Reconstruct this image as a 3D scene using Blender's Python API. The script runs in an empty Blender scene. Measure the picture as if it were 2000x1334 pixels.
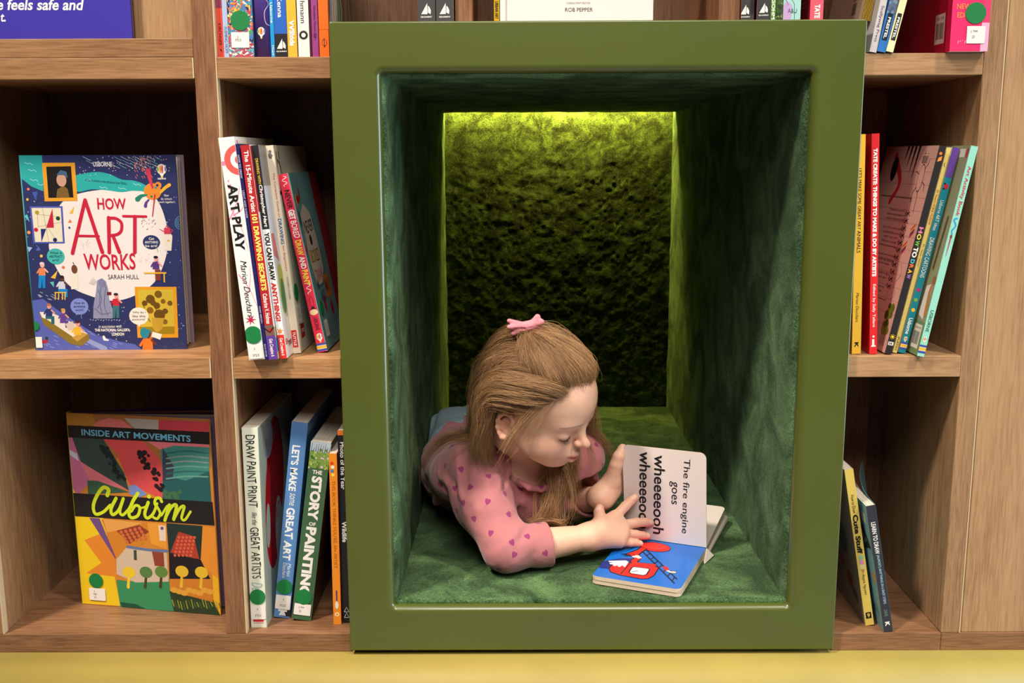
import bpy, bmesh, math, random
import numpy as np
from mathutils import Vector, Matrix, Euler

scene = bpy.context.scene
col = scene.collection
rnd = random.Random(7)

# ------------------------------------------------------------------ camera
ZC = 1.07
cam_d = bpy.data.cameras.new('camera')
cam_d.sensor_width = 36.0
cam_d.lens = 36.0 * 2002.46 / 2000.0
cam_d.clip_start = 0.02
cam = bpy.data.objects.new('camera', cam_d)
col.objects.link(cam)
_p, _y, _r = .17756, -.00365, -.0043
_F = Vector((math.sin(_y) * math.cos(_p), math.cos(_y) * math.cos(_p), -math.sin(_p)))
_R = Vector((math.cos(_y), -math.sin(_y), 0))
_U = _R.cross(_F)
_R2 = _R * math.cos(_r) + _U * math.sin(_r)
_U2 = -_R * math.sin(_r) + _U * math.cos(_r)
cam.matrix_world = Matrix(((_R2.x, _U2.x, -_F.x, 0), (_R2.y, _U2.y, -_F.y, 0), (_R2.z, _U2.z, -_F.z, ZC), (0, 0, 0, 1)))
scene.camera = cam

# ------------------------------------------------------------------ world, lights, exposure
world = bpy.data.worlds.new('world')
scene.world = world
world.use_nodes = True
world.node_tree.nodes['Background'].inputs[0].default_value = (.95, .93, 1.0, 1)
world.node_tree.nodes['Background'].inputs[1].default_value = .03


def lamp(name, loc, aim, size, watts, color=(1, 1, 1), size_y=None, spread=180):
    d = bpy.data.lights.new(name, 'AREA')
    d.energy = watts
    d.color = color
    d.shape = 'RECTANGLE'
    d.size = size
    d.size_y = size_y or size
    d.spread = math.radians(spread)
    o = bpy.data.objects.new(name, d)
    col.objects.link(o)
    o.location = loc
    o.rotation_euler = (Vector(aim) - Vector(loc)).to_track_quat('-Z', 'Y').to_euler()
    return o


def spot(name, loc, aim, radius, watts, color, angle):
    d = bpy.data.lights.new(name, 'SPOT')
    d.energy = watts
    d.color = color
    d.shadow_soft_size = radius
    d.spot_size = math.radians(angle)
    d.spot_blend = 1.0
    o = bpy.data.objects.new(name, d)
    col.objects.link(o)
    o.location = loc
    o.rotation_euler = (Vector(aim) - Vector(loc)).to_track_quat('-Z', 'Y').to_euler()
    return o


spot('ceiling_spot', (-1.75, -.15, 4.1), (-.10, 1.45, .36), .20, 830, (1, .90, .76), 36)
spot('ceiling_spot_right', (1.85, -.15, 4.1), (.25, 1.45, .36), .20, 440, (1, .90, .76), 36)
lamp('room_window', (2.7, .95, .86), (.2, 1.4, .7), 1.0, 56, (.70, .88, 1.0), 1.62)
lamp('added_front_fill', (.15, -.8, 3.0), (.1, 1.4, .6), 1.2, 62, (1, .94, .86))  # soft fill added to brighten the front faces, not an actual room lamp
scene.view_settings.view_transform = 'Standard'
scene.view_settings.look = 'None'
scene.view_settings.gamma = 1
scene.view_settings.use_curve_mapping = False
scene.view_settings.exposure = 0.0


# ------------------------------------------------------------------ helpers: materials
def lin(c):
    out = []
    for v in c:
        v = v / 255.0
        out.append(v / 12.92 if v <= .04045 else ((v + .055) / 1.055) ** 2.4)
    return tuple(out)


MATS = {}


def new_mat(name, base=(.8, .8, .8), rough=.5, spec=.5):
    m = bpy.data.materials.new(name)
    m.use_nodes = True
    b = m.node_tree.nodes['Principled BSDF']
    b.inputs['Base Color'].default_value = (*base[:3], 1)
    b.inputs['Roughness'].default_value = rough
    b.inputs['Specular IOR Level'].default_value = spec
    return m, m.node_tree.nodes, m.node_tree.links, b


def ink(c, rough=.45):
    """printed colour on paper or card, c is sRGB 0-255"""
    k = ('ink',) + tuple(int(v) for v in c) + (rough,)
    if k not in MATS:
        m, n, l, b = new_mat('ink_%d_%d_%d' % tuple(int(v) for v in c), lin(c), rough, .35)
        MATS[k] = m
    return MATS[k]


def N(nodes, t, **kw):
    n = nodes.new(t)
    for k, v in kw.items():
        setattr(n, k, v)
    return n


def ramp(nodes, stops):
    r = nodes.new('ShaderNodeValToRGB')
    e = r.color_ramp.elements
    while len(e) < len(stops):
        e.new(.5)
    for q, (p, c) in zip(e, stops):
        q.position = p
        q.color = (*c, 1)
    return r


def wood(name, light, dark, axis, rough=.42, big=.5):
    m, n, l, b = new_mat(name, (.3, .2, .1), rough, .4)
    tc = N(n, 'ShaderNodeTexCoord')
    mp = N(n, 'ShaderNodeMapping')
    s = [75, 75, 75]
    s[axis] = 3.2
    mp.inputs['Scale'].default_value = s
    l.new(tc.outputs['Object'], mp.inputs['Vector'])
    n1 = N(n, 'ShaderNodeTexNoise')
    n1.inputs['Scale'].default_value = 1.0
    n1.inputs['Detail'].default_value = 7
    n1.inputs['Roughness'].default_value = .62
    n1.inputs['Distortion'].default_value = .6
    l.new(mp.outputs[0], n1.inputs['Vector'])
    mp2 = N(n, 'ShaderNodeMapping')
    s2 = [14, 14, 14]
    s2[axis] = 1.6
    mp2.inputs['Scale'].default_value = s2
    l.new(tc.outputs['Object'], mp2.inputs['Vector'])
    n2 = N(n, 'ShaderNodeTexNoise')
    n2.inputs['Scale'].default_value = 1.0
    n2.inputs['Detail'].default_value = 3
    n2.inputs['Distortion'].default_value = 1.3
    l.new(mp2.outputs[0], n2.inputs['Vector'])
    mx = N(n, 'ShaderNodeMix')
    mx.inputs[0].default_value = big
    l.new(n1.outputs['Fac'], mx.inputs[2])
    l.new(n2.outputs['Fac'], mx.inputs[3])
    mid = tuple((a + c) / 2 for a, c in zip(light, dark))
    mp3 = N(n, 'ShaderNodeMapping')
    s3 = [420, 420, 420]
    s3[axis] = 26
    mp3.inputs['Scale'].default_value = s3
    l.new(tc.outputs['Object'], mp3.inputs['Vector'])
    n3 = N(n, 'ShaderNodeTexNoise')
    n3.inputs['Scale'].default_value = 1.0
    n3.inputs['Detail'].default_value = 3
    l.new(mp3.outputs[0], n3.inputs['Vector'])
    mx3 = N(n, 'ShaderNodeMix')
    mx3.inputs[0].default_value = .46
    l.new(mx.outputs[0], mx3.inputs[2])
    l.new(n3.outputs['Fac'], mx3.inputs[3])
    dk2 = tuple(c * .72 for c in dark)
    r = ramp(n, [(.33, dk2), (.42, dark), (.50, mid), (.60, light)])
    l.new(mx3.outputs[0], r.inputs[0])
    l.new(r.outputs[0], b.inputs['Base Color'])
    bp = N(n, 'ShaderNodeBump')
    bp.inputs['Strength'].default_value = .12
    bp.inputs['Distance'].default_value = .001
    l.new(n1.outputs['Fac'], bp.inputs['Height'])
    l.new(bp.outputs[0], b.inputs['Normal'])
    return m


WOOD_X = wood('oak_across', (.52, .28, .125), (.33, .155, .062), 0, .42, .4)
WOOD_XM = wood('oak_across_mid', (.37, .195, .09), (.23, .108, .045), 0, .42, .5)
PALE_EDGE = new_mat('pale_edge_band', (.62, .48, .30), .5, .3)[0]
WOOD_X2 = wood('oak_across_pale', (.47, .275, .14), (.31, .165, .074), 0)
WOOD_BASE = wood('oak_across_deep', (.29, .145, .072), (.17, .078, .036), 0)
WOOD_Z = wood('oak_upright', (.29, .135, .066), (.17, .072, .034), 2, .42, .4)
WOOD_Z2 = wood('oak_upright_pale', (.40, .235, .118), (.25, .135, .064), 2)
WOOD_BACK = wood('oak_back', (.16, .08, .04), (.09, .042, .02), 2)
WOOD_PANEL = wood('oak_panel', (.47, .285, .145), (.36, .2, .095), 2, .4, .85)


def velvet(name, dark, light, patch=7.0, bump=1.0, sheen=.5):
    m, n, l, b = new_mat(name, light, .95, .1)
    tc = N(n, 'ShaderNodeTexCoord')
    big = N(n, 'ShaderNodeTexNoise')
    big.inputs['Scale'].default_value = patch
    big.inputs['Detail'].default_value = 5
    big.inputs['Roughness'].default_value = .62
    big.inputs['Distortion'].default_value = .9
    fine = N(n, 'ShaderNodeTexNoise')
    fine.inputs['Scale'].default_value = 520
    fine.inputs['Detail'].default_value = 3
    fine.inputs['Roughness'].default_value = .7
    pile = N(n, 'ShaderNodeTexVoronoi')
    pile.inputs['Scale'].default_value = 560
    l.new(tc.outputs['Object'], pile.inputs['Vector'])
    tuft = N(n, 'ShaderNodeSeparateColor')
    l.new(pile.outputs['Color'], tuft.inputs[0])
    for q in (big, fine):
        l.new(tc.outputs['Object'], q.inputs['Vector'])
    mx = N(n, 'ShaderNodeMix')
    mx.inputs[0].default_value = .40
    bc = N(n, 'ShaderNodeMapRange')
    bc.inputs['From Min'].default_value = .36
    bc.inputs['From Max'].default_value = .64
    l.new(big.outputs['Fac'], bc.inputs['Value'])
    l.new(bc.outputs[0], mx.inputs[2])
    l.new(tuft.outputs[0], mx.inputs[3])
    mid = tuple(.5 * a + .5 * c for a, c in zip(dark, light))
    r = ramp(n, [(.22, dark), (.46, mid), (.66, light), (.90, tuple(min(1, c * 1.7) for c in light))])
    l.new(mx.outputs[0], r.inputs[0])
    l.new(r.outputs[0], b.inputs['Base Color'])
    b.inputs['Sheen Weight'].default_value = sheen
    b.inputs['Sheen Roughness'].default_value = .45
    b.inputs['Sheen Tint'].default_value = (.5, .75, .4, 1)
    bp = N(n, 'ShaderNodeBump')
    bp.inputs['Strength'].default_value = bump
    bp.inputs['Distance'].default_value = .0022
    hm = N(n, 'ShaderNodeMath', operation='ADD')
    l.new(fine.outputs['Fac'], hm.inputs[0])
    l.new(tuft.outputs[1], hm.inputs[1])
    l.new(hm.outputs[0], bp.inputs['Height'])
    l.new(bp.outputs[0], b.inputs['Normal'])
    return m


VELVET = velvet('green_velvet_wall', (.011, .030, .012), (.094, .172, .082), 9, 1.0, .2)
VELVET_FLOOR = velvet('green_velvet_floor', (.009, .032, .010), (.082, .155, .056), 12, 1.0, .25)
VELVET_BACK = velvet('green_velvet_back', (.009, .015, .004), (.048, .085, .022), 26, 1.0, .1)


def plain_noise(name, base, var, scale, rough, spec=.5, coat=0.0):
    m, n, l, b = new_mat(name, base, rough, spec)
    tc = N(n, 'ShaderNodeTexCoord')
    t = N(n, 'ShaderNodeTexNoise')
    t.inputs['Scale'].default_value = scale
    t.inputs['Detail'].default_value = 4
    l.new(tc.outputs['Object'], t.inputs['Vector'])
    r = ramp(n, [(.3, tuple(c * (1 - var) for c in base)), (.7, tuple(min(1, c * (1 + var)) for c in base))])
    l.new(t.outputs['Fac'], r.inputs[0])
    l.new(r.outputs[0], b.inputs['Base Color'])
    b.inputs['Coat Weight'].default_value = coat
    b.inputs['Coat Roughness'].default_value = .14
    bp = N(n, 'ShaderNodeBump')
    bp.inputs['Strength'].default_value = .03
    bp.inputs['Distance'].default_value = .001
    t2 = N(n, 'ShaderNodeTexNoise')
    t2.inputs['Scale'].default_value = 300
    l.new(tc.outputs['Object'], t2.inputs['Vector'])
    l.new(t2.outputs['Fac'], bp.inputs['Height'])
    l.new(bp.outputs[0], b.inputs['Normal'])
    return m


GREEN_PAINT = plain_noise('olive_green_paint', (.076, .096, .013), .06, 5, .36, .5, .8)
YELLOW_PAINT = plain_noise('yellow_paint', (.355, .268, .062), .07, 9, .52, .35)
FLOOR_MAT = plain_noise('grey_floor', (.34, .31, .27), .1, 30, .7, .3)


def page_mat():
    m, n, l, b = new_mat('page_edges', (.6, .52, .42), .8, .2)
    tc = N(n, 'ShaderNodeTexCoord')
    mp = N(n, 'ShaderNodeMapping')
    mp.inputs['Scale'].default_value = (2200, 3, 3)
    l.new(tc.outputs['Object'], mp.inputs['Vector'])
    t = N(n, 'ShaderNodeTexNoise')
    t.inputs['Scale'].default_value = 1
    t.inputs['Detail'].default_value = 2
    l.new(mp.outputs[0], t.inputs['Vector'])
    r = ramp(n, [(.3, (.42, .34, .26)), (.7, (.80, .74, .64))])
    l.new(t.outputs['Fac'], r.inputs[0])
    l.new(r.outputs[0], b.inputs['Base Color'])
    return m


PAGES = page_mat()


# ------------------------------------------------------------------ helpers: meshes
class MB:
    """collects faces of one mesh object"""

    def __init__(self):
        self.v, self.f, self.mi, self.mats, self.smooth = [], [], [], [], []

    def mat(self, m):
        if m not in self.mats:
            self.mats.append(m)
        return self.mats.index(m)

    def add(self, verts, faces, m, smooth=False):
        o = len(self.v)
        i = self.mat(m)
        self.v += [tuple(p) for p in verts]
        for f in faces:
            self.f.append([o + q for q in f])
            self.mi.append(i)
            self.smooth.append(smooth)

    def box(self, x0, x1, y0, y1, z0, z1, m, fn=None, bev=0.0):
        P = [(x, y, z) for z in (z0, z1) for y in (y0, y1) for x in (x0, x1)]
        F = [(0, 2, 3, 1), (4, 5, 7, 6), (0, 1, 5, 4), (2, 6, 7, 3), (0, 4, 6, 2), (1, 3, 7, 5)]
        if bev > 0:
            bm = bmesh.new()
            vs = [bm.verts.new(p) for p in P]
            for f in F:
                bm.faces.new([vs[q] for q in f])
            bmesh.ops.bevel(bm, geom=list(bm.edges), offset=bev, segments=2, affect='EDGES', profile=.6)
            bm.verts.index_update()
            P = [tuple(v.co) for v in bm.verts]
            F = [[v.index for v in f.verts] for f in bm.faces]
            bm.free()
        if fn:
            P = [fn(*p) for p in P]
        self.add(P, F, m)

    def loops(self, loops, m, closed=True, smooth=True, cap0=False, cap1=False):
        n = len(loops[0])
        V = [p for L in loops for p in L]
        F = []
        for a in range(len(loops) - 1):
            for k in range(n if closed else n - 1):
                k2 = (k + 1) % n
                F.append((a * n + k, a * n + k2, (a + 1) * n + k2, (a + 1) * n + k))
        if cap0:
            F.append(list(range(n))[::-1])
        if cap1:
            F.append([(len(loops) - 1) * n + k for k in range(n)])
        self.add(V, F, m, smooth)

    def build(self, name, parent=None, recalc=False):
        me = bpy.data.meshes.new(name)
        me.from_pydata(self.v, [], self.f)
        for m in self.mats:
            me.materials.append(m)
        me.polygons.foreach_set('material_index', self.mi)
        me.polygons.foreach_set('use_smooth', self.smooth)
        if recalc:
            bm = bmesh.new()
            bm.from_mesh(me)
            bmesh.ops.recalc_face_normals(bm, faces=bm.faces)
            bm.to_mesh(me)
            bm.free()
        me.update()
        o = bpy.data.objects.new(name, me)
        col.objects.link(o)
        if parent:
            o.parent = parent
        return o


def np_mesh(name, V, F, m, parent=None, smooth=True):
    me = bpy.data.meshes.new(name)
    V = np.asarray(V, np.float32)
    F = np.asarray(F, np.int32)
    k = F.shape[1]
    me.vertices.add(len(V))
    me.vertices.foreach_set('co', V.ravel())
    me.loops.add(F.size)
    me.loops.foreach_set('vertex_index', F.ravel())
    me.polygons.add(len(F))
    me.polygons.foreach_set('loop_start', np.arange(0, F.size, k, dtype=np.int32))
    me.polygons.foreach_set('loop_total', np.full(len(F), k, np.int32))
    me.polygons.foreach_set('use_smooth', np.full(len(F), smooth))
    me.update(calc_edges=True)
    me.validate()
    if m:
        me.materials.append(m)
    o = bpy.data.objects.new(name, me)
    col.objects.link(o)
    if parent:
        o.parent = parent
    return o


def empty(name, loc=(0, 0, 0), rot=(0, 0, 0)):
    o = bpy.data.objects.new(name, None)
    o.empty_display_size = .05
    col.objects.link(o)
    o.location = loc
    o.rotation_euler = rot
    return o


def tag(o, label, cat, group=None, kind=None):
    o['label'] = label
    o['category'] = cat
    if group:
        o['group'] = group
    if kind:
        o['kind'] = kind
    return o


def noise3(P, scale, seed=0, octaves=3):
    """cheap smooth value noise on Nx3 points"""
    rs = np.random.RandomState(seed)
    tab = rs.rand(4096)
    out = np.zeros(len(P))
    amp, tot = 1.0, 0.0
    for o in range(octaves):
        Q = P * scale * 2 ** o + 17.3 * o
        I = np.floor(Q).astype(np.int64)
        f = Q - I
        f = f * f * (3 - 2 * f)
        val = np.zeros(len(P))
        for dx in (0, 1):
            for dy in (0, 1):
                for dz in (0, 1):
                    h = ((I[:, 0] + dx) * 73856093 ^ (I[:, 1] + dy) * 19349663 ^ (I[:, 2] + dz) * 83492791) & 4095
                    w = (f[:, 0] if dx else 1 - f[:, 0]) * (f[:, 1] if dy else 1 - f[:, 1]) * (f[:, 2] if dz else 1 - f[:, 2])
                    val += tab[h] * w
        out += amp * (val - .5)
        tot += amp
        amp *= .55
    return out / tot


# ------------------------------------------------------------------ helpers: printed artwork
_glyph = {}


def glyphs(s, bold=0.0, shear=0.0):
    k = (s, bold, shear)
    if k not in _glyph:
        c = bpy.data.curves.new('lettering', 'FONT')
        c.body = s
        c.resolution_u = 3
        c.offset = bold
        c.shear = shear
        o = bpy.data.objects.new('lettering', c)
        me = o.to_mesh()
        V = np.array([v.co[:2] for v in me.vertices]) if len(me.vertices) else np.zeros((0, 2))
        F = [list(p.vertices) for p in me.polygons]
        o.to_mesh_clear()
        bpy.data.objects.remove(o)
        bpy.data.curves.remove(c)
        _glyph[k] = (V, F)
    return _glyph[k]


class Art:
    """flat printed artwork in metres; items carry a layer so overprints sit on top"""

    def __init__(self):
        self.items = []
        self.flip = False

    def poly(self, pts, c, L=1):
        pts = [tuple(p) for p in pts]
        a = sum(pts[i][0] * pts[(i + 1) % len(pts)][1] - pts[(i + 1) % len(pts)][0] * pts[i][1] for i in range(len(pts)))
        if a < 0:
            pts = pts[::-1]
        self.items.append((pts, [list(range(len(pts)))], c, L))

    def rect(self, x0, y0, x1, y1, c, L=1):
        self.poly([(x0, y0), (x1, y0), (x1, y1), (x0, y1)], c, L)

    def rrect(self, x0, y0, x1, y1, r, c, L=1):
        pts = []
        for cx, cy, a in ((x1 - r, y1 - r, 0), (x0 + r, y1 - r, 90), (x0 + r, y0 + r, 180), (x1 - r, y0 + r, 270)):
            for k in range(5):
                t = math.radians(a + 22.5 * k)
                pts.append((cx + r * math.cos(t), cy + r * math.sin(t)))
        self.poly(pts, c, L)

    def circ(self, cx, cy, r, c, L=1, ry=None, n=28, rot=0, a0=0, a1=360):
        ry = ry or r
        ca, sa = math.cos(rot), math.sin(rot)
        pts = []
        full = a1 - a0 >= 360
        for k in range(n if full else n + 1):
            t = math.radians(a0 + (a1 - a0) * k / n)
            x, y = r * math.cos(t), ry * math.sin(t)
            pts.append((cx + x * ca - y * sa, cy + x * sa + y * ca))
        self.poly(pts, c, L)

    def line(self, pts, w, c, L=2, w1=None, curve=False):
        pts = [np.array(p, float) for p in pts]
        if curve and len(pts) > 2:
            q = [2 * pts[0] - pts[1]] + pts + [2 * pts[-1] - pts[-2]]
            out = []
            for i in range(1, len(q) - 2):
                for t in np.linspace(0, 1, 7)[:-1]:
                    a, b_, c_, d = q[i - 1], q[i], q[i + 1], q[i + 2]
                    out.append(.5 * ((2 * b_) + (-a + c_) * t + (2 * a - 5 * b_ + 4 * c_ - d) * t * t + (-a + 3 * b_ - 3 * c_ + d) * t ** 3))
            out.append(q[-2])
            pts = out
        n = len(pts)
        w1 = w if w1 is None else w1
        V, F = [], []
        for i in range(n):
            d = pts[min(i + 1, n - 1)] - pts[max(i - 1, 0)]
            d = d / (np.linalg.norm(d) + 1e-12)
            nn = np.array([-d[1], d[0]])
            ww = (w + (w1 - w) * i / max(1, n - 1)) / 2
            V += [tuple(pts[i] - nn * ww), tuple(pts[i] + nn * ww)]
        for i in range(n - 1):
            F.append([2 * i, 2 * i + 2, 2 * i + 3, 2 * i + 1])
        self.items.append((V, F, c, L))
        if w > .0012:
            for p, ww in ((pts[0], w), (pts[-1], w1)):
                self.circ(p[0], p[1], ww / 2, c, L, n=10)

    def text(self, s, cx, cy, length, height, c, rot=0, L=3, bold=.0, shear=0, jit=0, seed=1):
        """s fits a box length x height centred on (cx,cy), turned by rot degrees"""
        t = math.radians(rot)
        ca, sa = math.cos(t), math.sin(t)
        if jit:
            V, F = glyphs(s, bold, shear)
            rs = random.Random(seed)
            V = V.copy()
            xs = V[:, 0]
            ph = rs.random() * 6
            V[:, 1] = V[:, 1] * (1 + jit * .5 * np.sin(xs * 2.1 + ph)) + jit * .25 * np.sin(xs * 3.7 + ph * 2)
            V[:, 0] = V[:, 0] + jit * .3 * np.sin(V[:, 1] * 4 + xs * 1.3)
        else:
            V, F = glyphs(s, bold, shear)
        if not len(V):
            return
        lo, hi = V.min(0), V.max(0)
        Q = (V - (lo + hi) / 2) / np.maximum(hi - lo, 1e-6) * np.array([-length if self.flip else length, height])
        P = [(cx + x * ca - y * sa, cy + x * sa + y * ca) for x, y in Q]
        self.items.append((P, F, c, L))

    def onto(self, mb, fn, base=.00012, step=.00005):
        """fn(u, v, h) -> point at height h above the printed face"""
        for i, (P, F, c, L) in enumerate(self.items):
            h = base + step * L + 5e-7 * (i % 60)
            mb.add([fn(u, v, h) for u, v in P], F, ink(c))

    def clip(self, x0, y0, x1, y1):
        """trim every item to the printed sheet"""
        out = []
        for P, F, c, L in self.items:
            xs = [p[0] for p in P]
            ys = [p[1] for p in P]
            if min(xs) >= x0 and max(xs) <= x1 and min(ys) >= y0 and max(ys) <= y1:
                out.append((P, F, c, L))
                continue
            for f in F:
                q = [P[i] for i in f]
                for ax, lim, sg in ((0, x0, 1), (0, x1, -1), (1, y0, 1), (1, y1, -1)):
                    r = []
                    for i in range(len(q)):
                        a, b_ = q[i], q[(i + 1) % len(q)]
                        ia, ib = sg * (a[ax] - lim) >= 0, sg * (b_[ax] - lim) >= 0
                        if ia:
                            r.append(a)
                        if ia != ib:
                            t = (lim - a[ax]) / (b_[ax] - a[ax])
                            r.append((a[0] + t * (b_[0] - a[0]), a[1] + t * (b_[1] - a[1])))
                    q = r
                    if not q:
                        break
                if len(q) >= 3:
                    out.append((q, [list(range(len(q)))], c, L))
        self.items = out


def balloon(A, cx, cy, r, L=3):
    """small striped hot-air balloon mark"""
    A.circ(cx, cy, r * 1.06, (245, 245, 240), L, ry=r * 1.16)
    for k, c in enumerate(((96, 160, 70), (235, 190, 50), (225, 120, 40), (205, 30, 50), (240, 240, 236), (90, 80, 160))):
        x = cx - r + r * 2 * (k + .5) / 6
        A.circ(x, cy + .05 * r, r * .15, c, L + 1, ry=r * math.sqrt(max(.05, 1 - ((x - cx) / r) ** 2)))
    A.poly([(cx - r * .5, cy - r * .95), (cx + r * .5, cy - r * .95), (cx + r * .22, cy - r * 1.5), (cx - r * .22, cy - r * 1.5)], (245, 245, 240), L)
    A.rect(cx - r * .24, cy - r * 1.95, cx + r * .24, cy - r * 1.5, (240, 205, 90), L)


def sailboat(A, cx, cy, s, L=3, c=(240, 236, 225)):
    A.poly([(cx - .5 * s, cy - .45 * s), (cx + .1 * s, cy - .45 * s), (cx + .1 * s, cy + .6 * s)], c, L)
    A.poly([(cx + .15 * s, cy - .3 * s), (cx + .42 * s, cy - .45 * s), (cx + .45 * s, cy - .1 * s), (cx + .33 * s, cy + .2 * s), (cx + .17 * s, cy + .35 * s)], c, L)
    A.text('QUARRY', cx, cy - .72 * s, s * 1.15, s * .16, c, 0, L, .03)


def stripes3(A, x0, x1, y0, h, L=2):
    A.rect(x0, y0, x1, y0 + h, (60, 80, 165), L)
    A.rect(x0, y0 + h * .30, x1, y0 + h * .70, (235, 180, 60), L + 1)
    A.rect(x0, y0 + h * .27, x1, y0 + h * .32, (240, 235, 225), L + 2)
    A.rect(x0, y0 + h * .68, x1, y0 + h * .73, (240, 235, 225), L + 2)


def barcode(A, x0, y0, x1, y1, bg=(225, 215, 200), L=2, vertical=False):
    A.rect(x0, y0, x1, y1, bg, L)
    rs = random.Random(3)
    w, h = x1 - x0, y1 - y0
    x = x0 + w * .12
    while x < x1 - w * .14:
        b = w * rs.choice((.012, .02, .03))
        A.rect(x, y0 + h * .16, x + b, y1 - h * .3, (35, 30, 28), L + 1)
        x += b + w * rs.choice((.014, .02, .03))
    A.text('ISBN 978', (x0 + x1) / 2, y1 - h * .15, w * .7, h * .09, (40, 36, 34), 0, L + 1)
# ------------------------------------------------------------------ setting: floor and bookcase
YS = 1.412      # front of the shelves
YB = 1.70       # back of the cells
b = MB()
b.add([(-4, -4, 0), (4, -4, 0), (4, 3.2, 0), (-4, 3.2, 0)], [(0, 1, 2, 3)], FLOOR_MAT)
tag(b.build('floor'), 'plain grey floor in front of the bookcase', 'floor', kind='structure')

b = MB()
prof = [(1.33, 0.0)] + [(1.33 + .052 * (1 - math.cos(t)), .271 + .080 * math.sin(t)) for t in np.linspace(0, math.pi / 2, 15)] + [(1.75, .351), (1.75, 0)]
b.loops([[(x, p[0], p[1]) for p in prof] for x in (-1.25, 1.35)], YELLOW_PAINT, smooth=True, cap0=True, cap1=True)
tag(b.build('plinth', recalc=True), 'yellow painted plinth that the wooden bookcase and green nook rest on', 'plinth')

case = tag(empty('bookcase', (0, 1.55, .351)), 'built-in oak bookcase wrapped around the green reading nook', 'bookcase')
inv = Matrix.Translation((0, -1.55, -.351))


def cpart(mb, name, label=None):
    o = mb.build(name, case)
    o.matrix_parent_inverse = inv
    if label:
        o['label'] = label
    return o


def board(name, x0, x1, z0, z1, m, y0=YS, y1=YB, bev=.0012, label=None, edge=False):
    q = MB()
    q.box(x0, x1, y0, y1, z0, z1, m, bev=bev)
    if edge:
        q.box(x1 - .0013, x1 + .0002, y0 - .0002, y0 + .02, z0 + .001, z1 - .0005, PALE_EDGE)
    return cpart(q, name, label)


def upright(x0, x1, z0, z1, m):
    q = MB()
    q.box(x0, x1, YS, YS + .045, z0, z1, m, bev=.0012)
    q.box(x1 - .0013, x1 + .0002, YS - .0002, YS + .012, z0, z1, PALE_EDGE)
    q.box(x0 + .0008, x1 - .0008, YS + .0455, YB, z0, z1, WOOD_Z2)
    return cpart(q, 'upright')


board('base_board', -1.2, -.2452, .351, .3800, WOOD_BASE)
board('base_board', .4645, .6250, .351, .3785, WOOD_BASE)
board('base_board', .6256, 1.3, .351, .3785, WOOD_BASE)
upright(-.787, -.757, .3802, 1.62, WOOD_Z2)
upright(-.4285, -.3982, .3802, 1.62, WOOD_Z)
upright(.6245, .6525, .3787, 1.62, WOOD_Z2)
board('shelf', -.7568, -.4292, .7650, .7953, WOOD_X, edge=True)
board('shelf', -.7568, -.4292, 1.1755, 1.2035, WOOD_XM, edge=True)
board('shelf', -.3978, -.2462, .7645, .7940, WOOD_X)
board('shelf', -.3978, -.2462, 1.1753, 1.2035, WOOD_XM)
board('shelf', .4655, .6243, .7638, .7940, WOOD_X2)
board('shelf', .4655, .6243, 1.1762, 1.2046, WOOD_X2)
board('shelf', -.2455, .4648, 1.2255, 1.2478, WOOD_X, y0=1.452)
board('upright', -.0795, -.0565, 1.2480, 1.62, WOOD_Z, y0=1.43)
board('upright', .2735, .3020, 1.2480, 1.62, WOOD_Z, y0=1.43)
board('top_rail', -.7568, -.4287, 1.2037, 1.2282, WOOD_XM, y0=1.4125, y1=1.425, label='wooden rail under the blue sign')
board('panel', -.5145, -.4287, 1.2284, 1.62, WOOD_PANEL, y0=1.4405, y1=1.452)
board('panel', -.7568, -.5150, 1.2284, 1.62, WOOD_Z2, y0=1.436, y1=1.447)
board('side_panel', .6545, 1.3, .3787, 1.62, WOOD_PANEL, y0=1.4135, y1=1.44, label='wide pale oak side panel')
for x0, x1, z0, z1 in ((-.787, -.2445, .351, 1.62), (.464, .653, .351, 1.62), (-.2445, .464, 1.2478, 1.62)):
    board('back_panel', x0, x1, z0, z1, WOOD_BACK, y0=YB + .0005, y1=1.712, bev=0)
board('back_batten', .4645, .5970, .38, 1.175, WOOD_Z, y0=1.688, y1=1.6995, bev=0)
board('back_batten', -.7565, -.4290, .7955, .815, WOOD_X, y0=1.675, y1=1.699, bev=0)

# the printed sign in the top left cell
sg = MB()
BLUE = new_mat('sign_blue', lin((62, 52, 160)), .38, .5)[0]
sg.box(-.90, -.5135, 1.4265, 1.4325, 1.2287, 1.62, BLUE)
A = Art()
W_ = (240, 236, 236)
A.text('e feels safe and', -.6335, 1.2738, .1170, .0145, W_, -.4, 3, .022, .22)
A.text('t.', -.6850, 1.2572, .0065, .0105, W_, 0, 3, .022, .22)
A.onto(sg, lambda u, v, h: (u, 1.4265 - h, v))
tag(sg.build('sign'), 'blue sign panel with white italic lettering above the wooden rail', 'sign')

# ------------------------------------------------------------------ reading nook
nook = tag(empty('reading_nook', (.108, 1.4, .358)), 'olive green framed reading nook lined with dark green velvet', 'nook')
ninv = Matrix.Translation((-.108, -1.4, -.358))


def npart(o, label=None):
    o.parent = nook
    o.matrix_parent_inverse = ninv
    if label:
        o['label'] = label
    return o


def rr(x0, x1, z0, z1, r, y, n=7):
    out = []
    for cx, cz, a in ((x1 - r, z1 - r, 0), (x0 + r, z1 - r, 90), (x0 + r, z0 + r, 180), (x1 - r, z0 + r, 270)):
        for k in range(n):
            t = math.radians(a + 90 * k / (n - 1))
            out.append((cx + r * math.cos(t), y, cz + r * math.sin(t)))
    return out


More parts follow.
